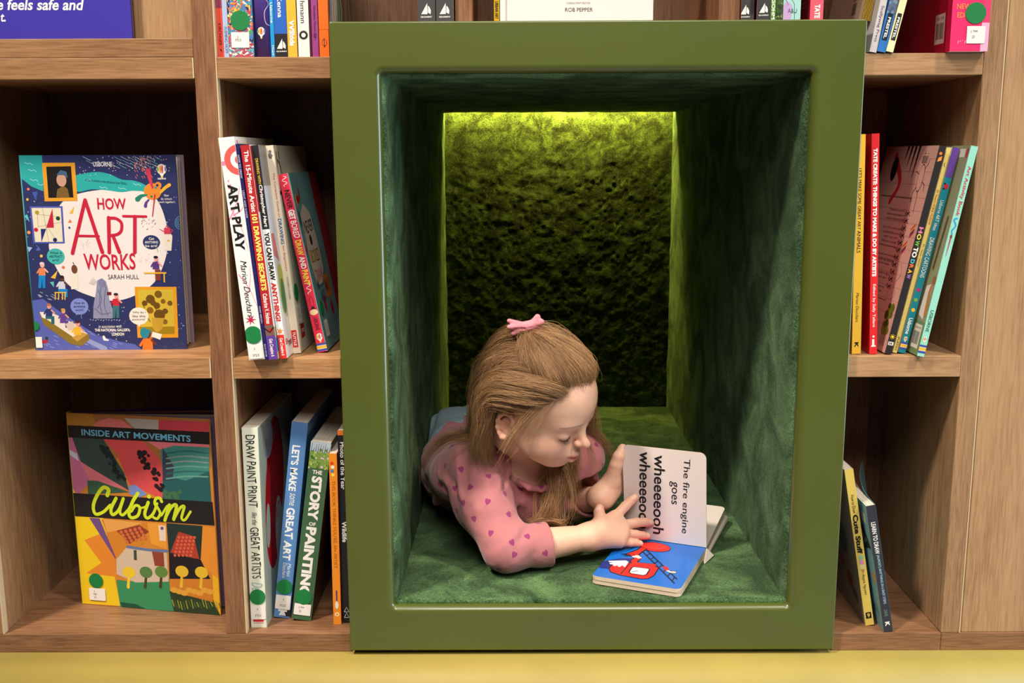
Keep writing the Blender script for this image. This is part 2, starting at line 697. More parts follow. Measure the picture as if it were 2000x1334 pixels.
OX0, OX1, OZ0, OZ1 = -.2443, .4637, .3585, 1.247
IX0, IX1, IZ0, IZ1 = -.1785, .3950, .4270, 1.1808
L = [rr(OX0, OX1, OZ0, OZ1, .0015, 1.451)]
for t in np.linspace(0, math.pi / 2, 5):
    e = .0022 * (1 - math.sin(t))
    L.append(rr(OX0 + .0022 - .0022 * math.cos(t), OX1 - .0022 + .0022 * math.cos(t), OZ0 + .0022 - .0022 * math.cos(t), OZ1 - .0022 + .0022 * math.cos(t), .0025, 1.4 + e))
for t in np.linspace(0, math.pi / 2, 8):
    o_ = .0105 * (1 - math.sin(t))
    L.append(rr(IX0 - o_, IX1 + o_, IZ0 - o_, IZ1 + o_, .004 + o_, 1.4 + .0105 * (1 - math.cos(t))))
L.append(rr(IX0, IX1, IZ0, IZ1, .004, 1.452))
q = MB()
q.loops(L, GREEN_PAINT)
fr = npart(q.build('frame', recalc=True))
fr.modifiers.new('n', 'WEIGHTED_NORMAL').keep_sharp = True

NX0, NX1, NZ0, NZ1, NYF, NYB = -.178, .3944, .432, 1.180, 1.414, 2.592


def lining(name, fn, nu, nv, m, amp, scale, seed, label=None, nrm=(0, 0, 0)):
    U, Vv = np.meshgrid(np.linspace(0, 1, nu), np.linspace(0, 1, nv), indexing='ij')
    P = np.array([fn(u, v) for u, v in zip(U.ravel(), Vv.ravel())])
    d = noise3(P, scale, seed, 4)[:, None] * amp
    curl = np.clip(U.ravel() / .006, 0, 1)[:, None] if name != 'back_lining' else 1.0     # front edge tucked against the frame
    P = P + np.array(nrm)[None] * (d + amp * .75) * curl
    I = np.arange(nu * nv).reshape(nu, nv)
    F = np.stack([I[:-1, :-1], I[1:, :-1], I[1:, 1:], I[:-1, 1:]], -1).reshape(-1, 4)
    return npart(np_mesh(name, P, F, m), label)


def lerp(a, c, t):
    return a + (c - a) * t


lining('side_lining', lambda u, v: (NX0 - .0005, lerp(NYF, NYB, u), lerp(NZ0 - .02, NZ1 + .05, v)), 260, 160, VELVET, .006, 22, 2, None, (1, 0, 0))
lining('side_lining', lambda u, v: (NX1 + .0005, lerp(NYF, NYB, u), lerp(NZ0 - .02, NZ1 + .05, v)), 260, 160, VELVET, .006, 22, 3, None, (-1, 0, 0))
lining('ceiling_lining', lambda u, v: (lerp(NX0 - .003, NX1 + .003, v), lerp(NYF, 2.545, u), NZ1 + .0005), 200, 120, VELVET, .004, 22, 4, None, (0, 0, -1))
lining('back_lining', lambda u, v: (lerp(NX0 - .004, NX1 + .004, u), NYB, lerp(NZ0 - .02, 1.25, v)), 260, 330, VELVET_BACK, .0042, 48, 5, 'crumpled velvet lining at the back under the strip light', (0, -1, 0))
# carpet with a soft rounded front edge
fl = []
for y_, z_ in [(NYF - .002, .4258), (NYF - .003, .4285), (NYF - .001, .4308), (NYF + .003, .432)]:
    fl.append((y_, z_))
fl += [(y_, .432) for y_ in np.linspace(NYF + .008, NYB, 260)]
nx = 190
P = np.array([(x, y_, z_) for y_, z_ in fl for x in np.linspace(NX0 - .002, NX1 + .002, nx)])
dz = noise3(P, 30, 9, 3) * .0022 + noise3(P, 160, 10, 2) * .0012
P[:, 2] += np.where(P[:, 2] > .4315, dz, 0)
I = np.arange(len(fl) * nx).reshape(len(fl), nx)
F = np.stack([I[:-1, :-1], I[:-1, 1:], I[1:, 1:], I[1:, :-1]], -1).reshape(-1, 4)
npart(np_mesh('floor_carpet', P, F, VELVET_FLOOR))
# carcass around the linings, so the nook is a closed box
q = MB()
for x0, x1, y0, y1, z0, z1 in ((-.20, -.184, 1.453, 2.63, .40, 1.225), (.4005, .4165, 1.453, 2.63, .40, 1.225), (-.20, .4165, 1.453, 2.63, .39, .405),
                               (-.1835, .4, 2.60, 2.62, .406, 1.27), (-.1835, .4, 1.453, 2.545, 1.1845, 1.224), (-.20, .4165, 2.40, 2.63, 1.262, 1.275), (-.1835, .4, 2.53, 2.545, 1.2245, 1.262)):
    q.box(x0, x1, y0, y1, z0, z1, WOOD_BACK)
npart(q.build('carcass'))
# strip light in the slot above the back wall
q = MB()
em, n_, l_, pb = new_mat('led_glow', (1, .95, .7), .4)
pb.inputs['Emission Color'].default_value = (1, .8, .25, 1)
pb.inputs['Emission Strength'].default_value = 30
q.box(-.17, .386, 2.572, 2.582, 1.2265, 1.2325, em)
npart(q.build('strip_light'), 'thin glowing strip light hidden above the ceiling edge')
d = bpy.data.lights.new('strip_light_glow', 'AREA')
d.shape = 'RECTANGLE'
d.size, d.size_y, d.energy, d.color = .55, .012, 9.5, (1, .70, .14)
o = bpy.data.objects.new('strip_light_glow', d)
col.objects.link(o)
o.location = (.108, 2.566, 1.222)
o.rotation_euler = (math.radians(54), 0, 0)
o.parent = nook
o.matrix_parent_inverse = ninv
o = o.copy()
o.data = d.copy()
o.data.size, o.data.energy = .05, 1.6
o.location = (.135, 2.571, 1.214)
col.objects.link(o)

# ------------------------------------------------------------------ books
DOT = ink((22, 122, 62), .6)
LABELM = ink((236, 230, 224), .5)


def sticker_dot(parent, fn, cu, cv, r, umax=None):
    q = MB()
    pts = []
    for k in range(32):
        t = 2 * math.pi * k / 32
        u = cu + r * math.cos(t)
        if umax:
            u = min(max(u, umax[0]), umax[1])
        pts.append((u, cv + r * math.sin(t)))
    top = [fn(u, v, .0009) for u, v in pts]
    bot = [fn(u, v, .0003) for u, v in pts]
    q.add(top, [list(range(32))], DOT)
    q.loops([bot, top], DOT, smooth=False)
    o = q.build('dot_sticker', parent)
    o['label'] = 'round green dot sticker'
    return o


def sticker_label(parent, fn, u0, v0, u1, v1, lines):
    q = MB()
    A = Art()
    A.rrect(u0, v0, u1, v1, min(u1 - u0, v1 - v0) * .08, (236, 230, 224), 0)
    for s, cx, cy, w, h in lines:
        A.text(s, lerp(u0, u1, cx), lerp(v0, v1, cy), w, h, (40, 38, 36), 0, 3)
    A.onto(q, fn, base=.0009)
    q.add([fn(u0, v0, .0003), fn(u1, v0, .0003), fn(u1, v1, .0003), fn(u0, v1, .0003)], [(0, 1, 2, 3)], LABELM)
    o = q.build('call_number_sticker', parent)
    o['label'] = 'small white call number sticker'
    return o


def book(label, group, pos, lean, th, h, d, cover, spine=None, right=None, left=None, side='L', hard=False, yaw=0, dot=None, lab=None,
         board_col=None, rdot=None, rlab=None, open_cover=0, name='book', round_spine=0):
    """a standing book, spine to the front; pos is the foot of its spine, lean is to the right in degrees"""
    root = tag(empty(name, pos, (0, math.radians(lean), math.radians(yaw))), label, 'book', group)
    x0 = 0 if side == 'L' else -th
    x1 = x0 + th
    bt = .0024 if hard else .0006
    cm = ink(cover, .38)
    bc = ink(board_col or cover, .38)
    q = MB()
    if round_spine:
        pts = []
        for t in np.linspace(math.pi, 2 * math.pi, 13):
            pts.append((x0 + th / 2 + math.cos(t) * th / 2, round_spine + math.sin(t) * round_spine))
        q.loops([[(x, y, z) for x, y in pts] for z in (0, h)], cm, smooth=True, cap0=True, cap1=True)
        ys = round_spine
    else:
        q.box(x0, x1, 0, bt, 0, h, cm)
        ys = bt
    q.box(x0, x0 + bt, ys, d, 0, h, bc)
    if not open_cover:
        q.box(x1 - bt, x1, ys, d, 0, h, bc)

    def sy(u):
        if not round_spine:
            return 0
        t = (u - th / 2) / (th / 2)
        return round_spine - math.sqrt(max(0, 1 - t * t)) * round_spine
    fs = lambda u, v, e: (x0 + u, sy(u) - e, v)
    fr_ = lambda u, v, e: (x1 + e, u, v)
    fl_ = lambda u, v, e: (x0 - e, u, v)
    if spine:
        spine.clip(0, 0, th, h)
        spine.onto(q, fs)
    if right:
        right.clip(.0, 0, d, h)
        right.onto(q, fr_)
    if left:
        left.clip(.0, 0, d, h)
        left.onto(q, fl_)
    q.build('cover', root)
    q = MB()
    ins = .003 if hard else .0004
    q.box(x0 + bt, x1 - bt, ys, d - ins, ins, h - ins, PAGES)
    q.build('pages', root)
    if open_cover:
        q = MB()
        Lp = []
        for k in range(12):
            t = k / 11
            Lp.append((x1 - .0003 + open_cover * t ** 2.0, ys + (d - ys) * t))
        loops = [[(x, y, 0), (x + .0006, y, 0), (x + .0006, y, h), (x, y, h)] for x, y in Lp]
        q.loops(loops, bc, smooth=False, cap0=True, cap1=True)
        for j in range(4):
            o_ = open_cover * (.12 + .14 * j)
            Lq = [(x1 - .0015 + o_ * (k / 9) ** 2.2, ys + (d - ys - .004) * k / 9) for k in range(10)]
            q.loops([[(x, y, .001), (x + .0002, y, .001), (x + .0002, y, h - .001), (x, y, h - .001)] for x, y in Lq], ink((225, 215, 200)), smooth=False)
        q.build('front_cover', root)['label'] = 'front cover curling open'
    if dot is not None:
        sticker_dot(root, fs, th / 2 + dot[2] if len(dot) > 2 else th / 2, h * (1 - dot[0]), dot[1], (.0002, th - .0002))
    if lab:
        sticker_label(root, fs, lab[0], h * (1 - lab[2]), lab[1], h * (1 - lab[3]) if False else h * (1 - lab[3]), lab[4])
    if rdot:
        sticker_dot(root, fr_, rdot[0], rdot[1], rdot[2])
    if rlab:
        sticker_label(root, fr_, rlab[0], rlab[1], rlab[2], rlab[3], [('J', .3, .7, .002, .004), ('709', .35, .35, .005, .004)])
    return root


class Spine(Art):
    def __init__(self, th, h):
        super().__init__()
        self.th, self.h = th, h

    def t(self, s, f0, f1, w, c, cu=.5, bold=0, shear=0, jit=0, L=3, seed=1):
        self.text(s, self.th * cu, self.h * (1 - (f0 + f1) / 2), self.h * (f1 - f0), self.th * w, c, -90, L, bold, shear, jit, seed)

    def band(self, f0, f1, c, u0=0, u1=1, L=1):
        self.rect(self.th * u0, self.h * (1 - f1), self.th * u1, self.h * (1 - f0), c, L)

    def up(self, s, f, w, hh, c, cu=.5, bold=0, L=3):
        self.text(s, self.th * cu, self.h * (1 - f), self.th * w, self.h * hh, c, 0, L, bold)


BK = (28, 27, 28)
WH = (240, 236, 230)

# --- left column, middle shelf
G = 'books leaning on the middle shelf beside the divider'
th, h = .0212, .304
S = Spine(th, h)
S.t('ART PLAY', .205, .50, .66, BK, .47, .035, 0, .09)
S.t('Marion Deuchars', .545, .805, .42, BK, .5, .0, .35, .06)
for r0, c in ((.0205, (238, 92, 85)), (.0122, (240, 236, 232)), (.0062, (238, 92, 85))):
    S.circ(.0245, h - .031, r0, c, 1 if r0 > .02 else 2)
for p0, p1, w in (((.0, .195), (.02, .238), .0014), ((.004, .21), (.02, .150), .0010), ((.002, .12), (.021, .075), .0012), ((.008, .088), (.019, .13), .0009), ((.006, .20), (.021, .211), .0016)):
    S.line([p0, ((p0[0] + p1[0]) / 2 + .003, (p0[1] + p1[1]) / 2), p1], w, (240, 120, 165), 1, w * .4, True)
S.circ(.002, h - .034, .003, (240, 130, 175))
for k in range(9):
    S.circ(.004 + .006 * rnd.random(), h - .055 - .02 * rnd.random(), .0005 + .0006 * rnd.random(), (240, 120, 165), 1, n=8)
for k in range(7):
    t = k * 2 * math.pi / 7
    S.line([(.010, .056), (.010 + .0075 * math.cos(t), .056 + .0075 * math.sin(t))], .003, (190, 30, 65), 2, .0002)
Rr = Art()
for x_, y_ in ((.012, h - .006), (.020, h - .018), (.028, h - .012), (.034, h - .03)):
    Rr.line([(x_, y_), (x_ + .006, y_ - .016)], .004, (238, 100, 110), 1, .001)
book('tall white book with red ring and black brush lettering, nearest the divider on its shelf', G, (-.3700, 1.395, .7946), -5.0, th, h, .225, (238, 235, 232),
     S, Rr, dot=(.885, .0122), lab=(.0008, .0203, .995, .932, [('J', .45, .72, .0015, .003), ('372.5', .5, .25, .009, .0032)]))
th, h = .0044, .296
S = Spine(th, h)
NV = (205, 200, 225)
S.t('HOW TO DRAW', .05, .155, .6, NV, bold=.01)
S.t('LIGHT AND SHADE', .21, .335, .55, NV)
S.t('MARK BERGIN', .745, .825, .5, NV)
S.t('BOOK HOUSE', .925, .985, .5, NV)
book('thin navy book squeezed between the white red-ring book and the red spine', G, (-.3478, 1.397, .7946), -5.2, th, h, .215, (38, 32, 92), S)
th, h = .0125, .294
S = Spine(th, h)
S.band(0, .835, (178, 38, 44), 0, .97)
S.band(.835, .885, (120, 90, 80))
S.circ(th * .6, h * .14, .003, (190, 40, 40), 2)
S.line([(0, h * .15), (th * .5, h * .13), (th, h * .155)], .002, (35, 30, 30), 2)
S.band(.885, 1, (98, 62, 150))
S.t('The 15-Minute Artist', .025, .305, .5, WH, .52, .025)
S.t('101 DRAWING SECRETS', .315, .67, .6, (250, 222, 110), .5, .045)
S.t('Catherine V. Holmes', .685, .828, .5, WH, .5, .02)
S.t('Get Creative 6', .90, .985, .42, WH, .5, .02)
Rr = Art()
for k in range(5):
    Rr.rect(0, h - .09 + 0, .06, h - .002, (180, 44, 48), 1)
Rr.rect(0, h - .2, .2, h - .09, (228, 222, 220), 1)
Rr.rect(0, .0, .2, .045, (190, 160, 120), 1)
Rr.rect(0, .01, .2, .03, (60, 130, 190), 2)
book('red spine with yellow capitals and a purple foot, fourth in row of drawing books', G, (-.3428, 1.397, .7946), -4.9, th, h, .215, (228, 224, 224), S, Rr)
th, h = .0096, .294
S = Spine(th, h)
S.band(0, .385, (38, 36, 40))
S.t('DRAWING WITH', .06, .175, .4, (240, 200, 70), .5, .02)
S.t('Christopher Hart', .18, .375, .62, WH, .5, .03, .15)
S.t('YOU CAN DRAW', .40, .625, .74, BK, .5, .04)
S.t('ANYTHING!', .635, .82, .72, (205, 44, 40), .5, .045)
for k in range(6):
    t = k * 2 * math.pi / 6 + .3
    S.line([(th / 2, h * .132), (th / 2 + .0045 * math.cos(t), h * .132 + .005 * math.sin(t))], .0022, (225, 130, 50), 2, .0004)
S.band(.885, 1, (222, 52, 48), 0, .97)
S.t('Get Creative 6', .90, .985, .5, WH, .5, .025)
Rr = Art()
Rr.rect(0, h - .055, .2, h, (150, 145, 140), 1)
Rr.rect(0, h - .16, .2, h - .055, (215, 220, 230), 1)
Rr.poly([(.004, h - .12), (.02, h - .12), (.03, h - .16), (.004, h - .15)], (215, 110, 110), 2)
for k in range(14):
    Rr.line([(.002 + .002 * k, h - .15 + .004 * (k % 3)), (.03 + .002 * k, h - .24)], .0004, (70, 65, 70), 2)
Rr.circ(.026, .095, .017, (170, 185, 80), 2, ry=.036)
Rr.circ(.028, .085, .012, (50, 120, 60), 3, ry=.025)
Rr.text('50+', .012, .022, .016, .009, (210, 50, 60), -8, 3, .02)
Rr.text('EXPERT', .030, .018, .02, .007, BK, 0, 3, .02)
book('white spine with black and red capitals and an orange leaf above red foot', G, (-.3287, 1.404, .7946), -5.2, th, h, .215, (232, 230, 230), S, Rr)
th, h = .0108, .294
S = Spine(th, h)
S.circ(th * .45, h * .952, .0026, (110, 105, 105), 2, ry=.0042)
S.circ(th * .5, h * .972, .002, (110, 105, 105), 2)
S.line([(th * .6, h * .945), (th * .75, h * .955)], .001, (110, 105, 105), 2)
S.t('The Complete Guide to', .128, .338, .34, (205, 70, 60), .55)
S.t('DRAWING', .345, .466, .46, (45, 100, 165), .55, .02)
S.t('for Beginners', .473, .596, .34, (205, 70, 60), .55)
S.t('YOSHIKO OGURA', .622, .735, .24, (110, 130, 150), .55)
S.band(.885, .97, (205, 40, 48), .08, .78, 2)
S.t('TUTTLE', .893, .962, .36, WH, .43, .03)
Rr = Art()
for k in range(2):
    Rr.line([(.012 + .012 * k, h - .01), (.010 + .013 * k, h - .035), (.014 + .012 * k, h - .085)], .004, (70, 64, 60), 2, .002, True)
Rr.line([(.006, h - .066), (.034, h - .062)], .006, (60, 56, 54), 2)
Rr.line([(.01, h - .018), (.03, h - .034), (.038, h - .07)], .003, (80, 74, 70), 2, .002, True)
Rr.rect(.018, .018, .042, .038, (190, 36, 44), 2)
Rr.text('TUTTLE', .03, .028, .017, .006, WH, 0, 3, .02)
book('cream book with thin red and blue lettering above a small red foot label', G, (-.3187, 1.443, .7946), -5.2, th, h, .215, (226, 212, 192), S, Rr, rdot=(.018, .086, .0125), rlab=(.012, .040, .032, .068))
th, h = .0142, .257
S = Spine(th, h)
for f, sgn in ((.04, 1), (.64, 1)):
    S.line([(th * (.5 + .25 * math.sin(a * 1.6) * (1 - .04 * a)), h * (1 - f + .028 - .0075 * a)) for a in np.linspace(0, 7.5, 22)], .0008, WH, 3)
S.t('NEVER', .088, .19, .55, (35, 28, 32), .5, .02, 0, .1)
S.t('GET', .196, .25, .66, WH, .5, .05, 0, .05)
S.t('BORED', .257, .352, .62, WH, .5, .015, 0, .1, seed=4)
S.t('DRAW', .365, .45, .66, (245, 205, 75), .5, .035, 0, .08)
S.t('AND', .457, .525, .6, WH, .5, .03, 0, .08)
S.t('PAINT', .532, .617, .66, (245, 205, 75), .5, .035, 0, .08)
S.circ(th * .5, h * .283, .0028, (120, 30, 55), 2, ry=.009)
S.circ(th * .5, h * .283, .0020, (225, 52, 78), 3, ry=.008)
S.poly([(th * .2, h * .245), (th * .8, h * .245), (th * .5, h * .265)], (60, 30, 45), 3)
S.circ(th * .5, h * .228, .0058, (235, 205, 160), 2, ry=.0042)
S.t('USBORNE', .80, .875, .42, (60, 25, 40), .5, .01)
balloon(S, th * .5, h * .087, .0043)
stripes3(S, 0, th, h * .005, h * .045)
Rr = Art()
TE = (112, 158, 160)
oc = [(.020, h - .060), (.050, h - .045), (.085, h - .060), (.098, h - .10), (.098, h - .145), (.070, h - .165), (.030, h - .165), (.018, h - .13)]
Rr.poly([(x + .004, y - .004) for x, y in oc], (70, 120, 140), 1)
Rr.poly(oc, (215, 196, 178), 2)
Rr.text('NEVER', .055, h - .078, .06, .020, (40, 36, 36), 3, 4, .01, 0, .12)
Rr.circ(.052, h - .099, .008, (40, 36, 36), 4)
Rr.text('BORED', .058, h - .122, .062, .020, (40, 36, 36), 0, 4, .03, 0, .1)
Rr.text('BORED', .058, h - .122, .060, .017, (220, 185, 70), 0, 5, .0, 0, .1)
Rr.text('DRAW', .056, h - .150, .050, .020, (190, 40, 50), 3, 4, .0, 0, .14)
Rr.text('AND', .052, h - .182, .03, .018, (30, 70, 95), 0, 4, 0, 0, .1)
Rr.rect(.078, h - .19, .12, h - .155, (215, 130, 50), 2)
Rr.text('PAINT', .098, h - .172, .036, .024, (170, 60, 50), 0, 4, 0, 0, .1)
for cx, cy, rx, ry, c in ((.012, h - .040, .004, .011, (225, 170, 60)), (.026, h - .038, .010, .006, (180, 36, 44)), (.040, h - .030, .004, .010, (180, 36, 44)), (.010, h - .11, .004, .008, (215, 60, 60)), (.012, h - .065, .005, .012, (40, 90, 110)), (.055, .062, .007, .013, (180, 36, 44)), (.062, .070, .010, .003, (180, 36, 44)), (.10, .05, .009, .012, (180, 36, 44)), (.09, .085, .008, .008, (55, 80, 90)), (.035, .092, .007, .006, (60, 90, 100))):
    Rr.circ(cx, cy, rx, c, 2, ry=ry, n=9)
for k in range(26):
    x_, y_ = .008 + .10 * rnd.random(), .015 + (h - .03) * rnd.random()
    Rr.line([(x_, y_), (x_ + .006 * rnd.random(), y_ + .008 * rnd.random()), (x_ + .008 * rnd.random(), y_ - .006)], .0006, (52, 84, 92), 1, .0004)
Rr.rect(.14, 0, .2, h, (170, 36, 44), 1)
book('crimson spined hardback with teal doodled cover tilting beside the green frame', G, (-.2848, 1.450, .7946), -10.4, th, h, .20, TE, None, Rr, hard=True, rdot=(.022, .060, .0115), rlab=(.016, .018, .038, .042)) if False else None
S2 = Spine(th, h)
S2.rect(0, 0, th - .0012, h, (222, 48, 74), 0)
S2.items += S.items
book('crimson spined hardback with teal doodled cover tilting beside the green frame', G, (-.2848, 1.450, .7946), -10.4, th, h, .20, TE, S2, Rr, hard=True, rdot=(.022, .060, .0115), rlab=(.016, .018, .038, .042))

# --- left column, bottom shelf
G = 'books upright on the bottom shelf beside the divider'
th, h = .0232, .308
S = Spine(th, h)
S.t('DRAW PAINT PRINT', .035, .39, .62, BK, .5, .0, 0, .10)
S.t('like the', .415, .478, .34, (60, 60, 60), .55, 0, .3, .05)
S.t('GREAT ARTISTS', .49, .748, .62, BK, .52, .0, 0, .10, seed=5)
S.t("De", .768, .81, .7, (150, 180, 190), .5, 0, .3)
S.rect(th * .15, h * .030, th * .82, h * .042, (205, 40, 50), 2)
S.rect(th * .33, h * .040, th * .62, h * .048, (205, 40, 50), 2)
S.rect(th * .15, h * .022, th * .82, h * .0245, (205, 40, 50), 2)
Rr = Art()
PT = (188, 206, 198)
Rr.rect(.0, 0, .22, h, PT, 0)
RD = (188, 22, 34)
Rr.circ(.075, h * .565, .052, RD, 1, ry=.105, rot=-.18)
Rr.circ(.095, h * .70, .055, RD, 1, ry=.085)
Rr.circ(.052, h * .46, .020, RD, 1, ry=.045)
Rr.circ(.103, h * .36, .024, PT, 2, ry=.06)
Rr.circ(.036, h * .475, .0125, PT, 2, ry=.034, rot=-.10)
Rr.circ(.055, h * .90, .030, (176, 182, 190), 2, ry=.03)
for s, y_ in (('DRAW', .72), ('PAINT', .59), ('PRINT', .48)):
    Rr.text(s, .085, h * y_, .06, .03, (200, 60, 66), 4, 3, 0, 0, .1)
Rr.text('Marion Deuchars', .085, h * .90, .09, .03, (120, 120, 140), 14, 3, 0, .2)
book('thick pale mint book with red palette cover standing straight against the divider', G, (-.3968, 1.432, .3802), .2, th, h, .225, (224, 228, 212),
     S, Rr, dot=(.842, .0118), lab=(.0006, .0226, .957, .885, [('J', .45, .72, .0015, .003), ('372.5', .48, .28, .009, .0034)]))
th, h = .0240, .309
S = Spine(th, h)
WB = (232, 236, 240)
S.t("LET'S MAKE", .115, .345, .50, WB, .42, .035, 0, .08)
S.t('some', .355, .418, .34, WB, .46, 0, .25, .06)
S.t('GREAT ART', .43, .70, .56, WB, .46, .035, 0, .09, seed=3)
S.t('Marion', .715, .782, .24, WB, .68, 0, .25, .04)
S.t('Deuchars', .712, .792, .24, WB, .40, 0, .25, .04)
S.band(.955, .99, (40, 40, 44), .45, 1, 1)
S.band(.955, .968, WB, .25, .8, 2)
S.poly([(th * .3, h * .012), (th * .75, h * .012), (th * .62, h * .035), (th * .42, h * .035)], WB, 2)
book('blue book with white hand-drawn capitals tilting right on the bottom shelf', G, (-.3462, 1.462, .3802), 7.5, th, h, .22, (88, 134, 192),
     S, None, side='R', dot=(.838, .0119), lab=(.0006, .0234, .955, .882, [('J', .5, .72, .0015, .003), ('372.5', .5, .28, .009, .0034)]))
th, h = .0298, .281
S = Spine(th, h)
S.band(0, .145, (120, 150, 70))
S.band(0, .055, (176, 190, 205))
for k in range(46):
    f = .04 + .105 * rnd.random()
    S.circ(th * rnd.random(), h * (1 - f), .0008 + .0016 * rnd.random(), rnd.choice(((96, 130, 50), (150, 175, 80), (70, 105, 45), (200, 200, 130), (215, 190, 200))), 2, n=7)
for k in range(9):
    x_ = th * (.06 + .11 * k)
    S.line([(x_, h * .945), (x_ + .001, h * (.965 + .03 * rnd.random()))], .0012, (70, 92, 88), 2, .0004)
S.up('THE', .166, .48, .022, WH, .48, .03)
S.t('STORY', .188, .432, .52, WH, .5, .05)
S.up('OF', .453, .34, .02, WH, .52, .03)
S.t('PAINTING', .470, .865, .52, WH, .5, .05)
book('thick dark green book with bold white lettering and a meadow photo at spine top', G, (-.3116, 1.453, .3802), 8.3, th, h, .215, (66, 100, 70), S, None, side='R',
     dot=(.868, .0122), lab=(.0025, .0275, .972, .908, [('J 709', .42, .68, .008, .0034), ('22', .38, .35, .0034, .003)]), board_col=(60, 48, 36))
th, h = .0116, .266
S = Spine(th, h)
for k, c in enumerate(((230, 60, 40), (245, 235, 220), (70, 130, 180), (250, 210, 90))):
    S.circ(th * (.35 + .1 * (k % 2)), h * (.945 - .022 * k), .0026, c, 2, n=10)
S.t("THIS BOOK THINKS YOU'RE AN ARTIST", .155, .665, .42, (190, 105, 25), .5, 0, 0, .05)
S.line([(th * .5, h * .20), (th * .5, h * .145)], .0022, (110, 45, 110), 2)
S.circ(th * .5, h * .115, .0026, (240, 225, 210), 2, ry=.006)
S.circ(th * .5, h * .060, .0034, (250, 230, 190), 2, n=14)
S.circ(th * .5, h * .060, .0018, (235, 140, 40), 3, n=10)
book('slim orange book standing upright near the green frame', G, (-.2755, 1.442, .3802), .5, th, h, .20, (236, 142, 40), S, board_col=(205, 70, 30))
th, h = .0125, .300
S = Spine(th, h)
S.band(0, .025, (215, 110, 40))
S.t('Photo of the Year', .06, .30, .5, WH, .5, .01)
S.t('Wildlife', .465, .572, .56, WH, .5, .02)
S.line([(th * .2, h * .03), (th * .5, h * .055), (th * .8, h * .03), (th * .2, h * .03)], .0006, WH, 3)
S.line([(th * .2, h * .06), (th * .5, h * .085), (th * .8, h * .06), (th * .2, h * .06)], .0006, WH, 3)
book('black book half hidden behind the green frame beside the slim orange book', G, (-.2622, 1.446, .3802), .4, th, h, .20, (30, 30, 33), S)

# --- right column, middle shelf
G = 'books on the middle shelf right of the green frame'
th, h = .0125, .3045
S = Spine(th, h)
S.t("LET'S MAKE SOME GREAT ART", .15, .425, .36, BK, .5, 0, 0, .07)
S.t('ANIMALS', .43, .53, .44, BK, .5, .0, 0, .07)
S.t('Marion Deuchars', .714, .85, .34, (90, 70, 40), .5, 0, .3, .05)
S.t('K', .945, .97, .45, BK, .5, .04)
book('yellow spined book half hidden behind the frame, black hand-drawn lettering', G, (.4752, 1.425, .7946), -1.9, th, h, .22, (242, 190, 66), S, board_col=(205, 140, 50))
th, h = .0104, .3055
S = Spine(th, h)
S.t('TATE CREATE: THINGS TO MAKE & DO BY ARTISTS', .065, .64, .56, WH, .5, .06)
S.t('Edited by Sally Tallant', .675, .875, .48, WH, .5, .01)
S.circ(th * .5, h * .082, .0016, WH, 3)
S.rect(th * .32, h * .038, th * .62, h * .07, WH, 3)
S.rect(th * .2, h * .034, th * .8, h * .041, WH, 4)
book('bright red book with bold white capitals down its spine', G, (.4995, 1.423, .7946), -2.7, th, h, .22, (222, 44, 50), S, board_col=(200, 24, 34))
th, h = .0094, .293
S = Spine(th, h)
S.poly([(th * .2, h * .925), (th * .8, h * .935), (th * .75, h * .955), (th * .3, h * .945)], (235, 150, 70), 2)
S.circ(th * .45, h * .965, .0022, (235, 120, 60), 2)
for k, (ch, c) in enumerate(zip('HOW', ((235, 130, 170), (240, 215, 80), (120, 190, 80)))):
    S.t(ch, .382 + .032 * k, .41 + .032 * k, .62, c, .5, .04)
S.t('TO', .478, .528, .72, WH, .5, .05)
for k, (ch, c) in enumerate(zip('DRAW', ((90, 190, 220), (235, 120, 70), (245, 190, 70), (165, 120, 205)))):
    S.t(ch, .536 + .024 * k, .557 + .024 * k, .58, c, .5, .04)
S.circ(th * .5, h * .085, .0018, (250, 215, 60), 3)
for k in range(8):
    t = k * math.pi / 4
    S.line([(th * .5 + .0024 * math.cos(t), h * .085 + .0024 * math.sin(t)), (th * .5 + .0038 * math.cos(t), h * .085 + .0038 * math.sin(t))], .0007, (250, 215, 60), 3)
S.rect(th * .1, h * .043, th * .9, h * .060, WH, 2)
S.up('DK', .9485, .6, .011, BK, .5, .04)
Lf = Art()
Lf.flip = True
KR = (206, 160, 146)
for k in range(16):
    Lf.rect(0, h * k / 16, .2, h * k / 16 + .0004, (178, 128, 118), 1)
Lf.line([(.050, h * .73), (.052, h * .74), (.048, h * .745), (.17, h * .745)], .0009, (40, 32, 32), 2)
Lf.line([(.048, h * .74), (.046, h * .24), (.17, h * .24)], .0009, (40, 32, 32), 2)
for k in range(11):
    yy = h * (.66 - .036 * k)
    Lf.line([(.040, yy), (.046, yy + .004), (.052, yy), (.058, yy + .004)], .0014, (24, 22, 22), 3)
    Lf.line([(.041, yy + .006), (.050, yy + .003), (.057, yy + .007)], .0012, (24, 22, 22), 3)
for k in range(4):
    x_ = .062 + .014 * k
    Lf.poly([(x_, h), (x_ + .008, h), (x_ + .0085, h * .82 + .01 * k)], (26, 22, 22), 2)
barcode(Lf, .024, h * .905, .050, h * .972, KR, 2)
Lf.circ(.036, h * .845, .010, (26, 22, 22), 2, ry=.020)
Lf.circ(.036, h * .845, .009, KR, 3, ry=.0185)
for k in range(6):
    t = k * math.pi / 3 + .3
    Lf.line([(.036 + .009 * math.cos(t), h * .845 + .018 * math.sin(t)), (.036 + .02 * math.cos(t), h * .845 + .03 * math.sin(t)), (.036 + .022 * math.cos(t), h * .83 + .045 * math.sin(t))], .0011, (26, 22, 22), 3)
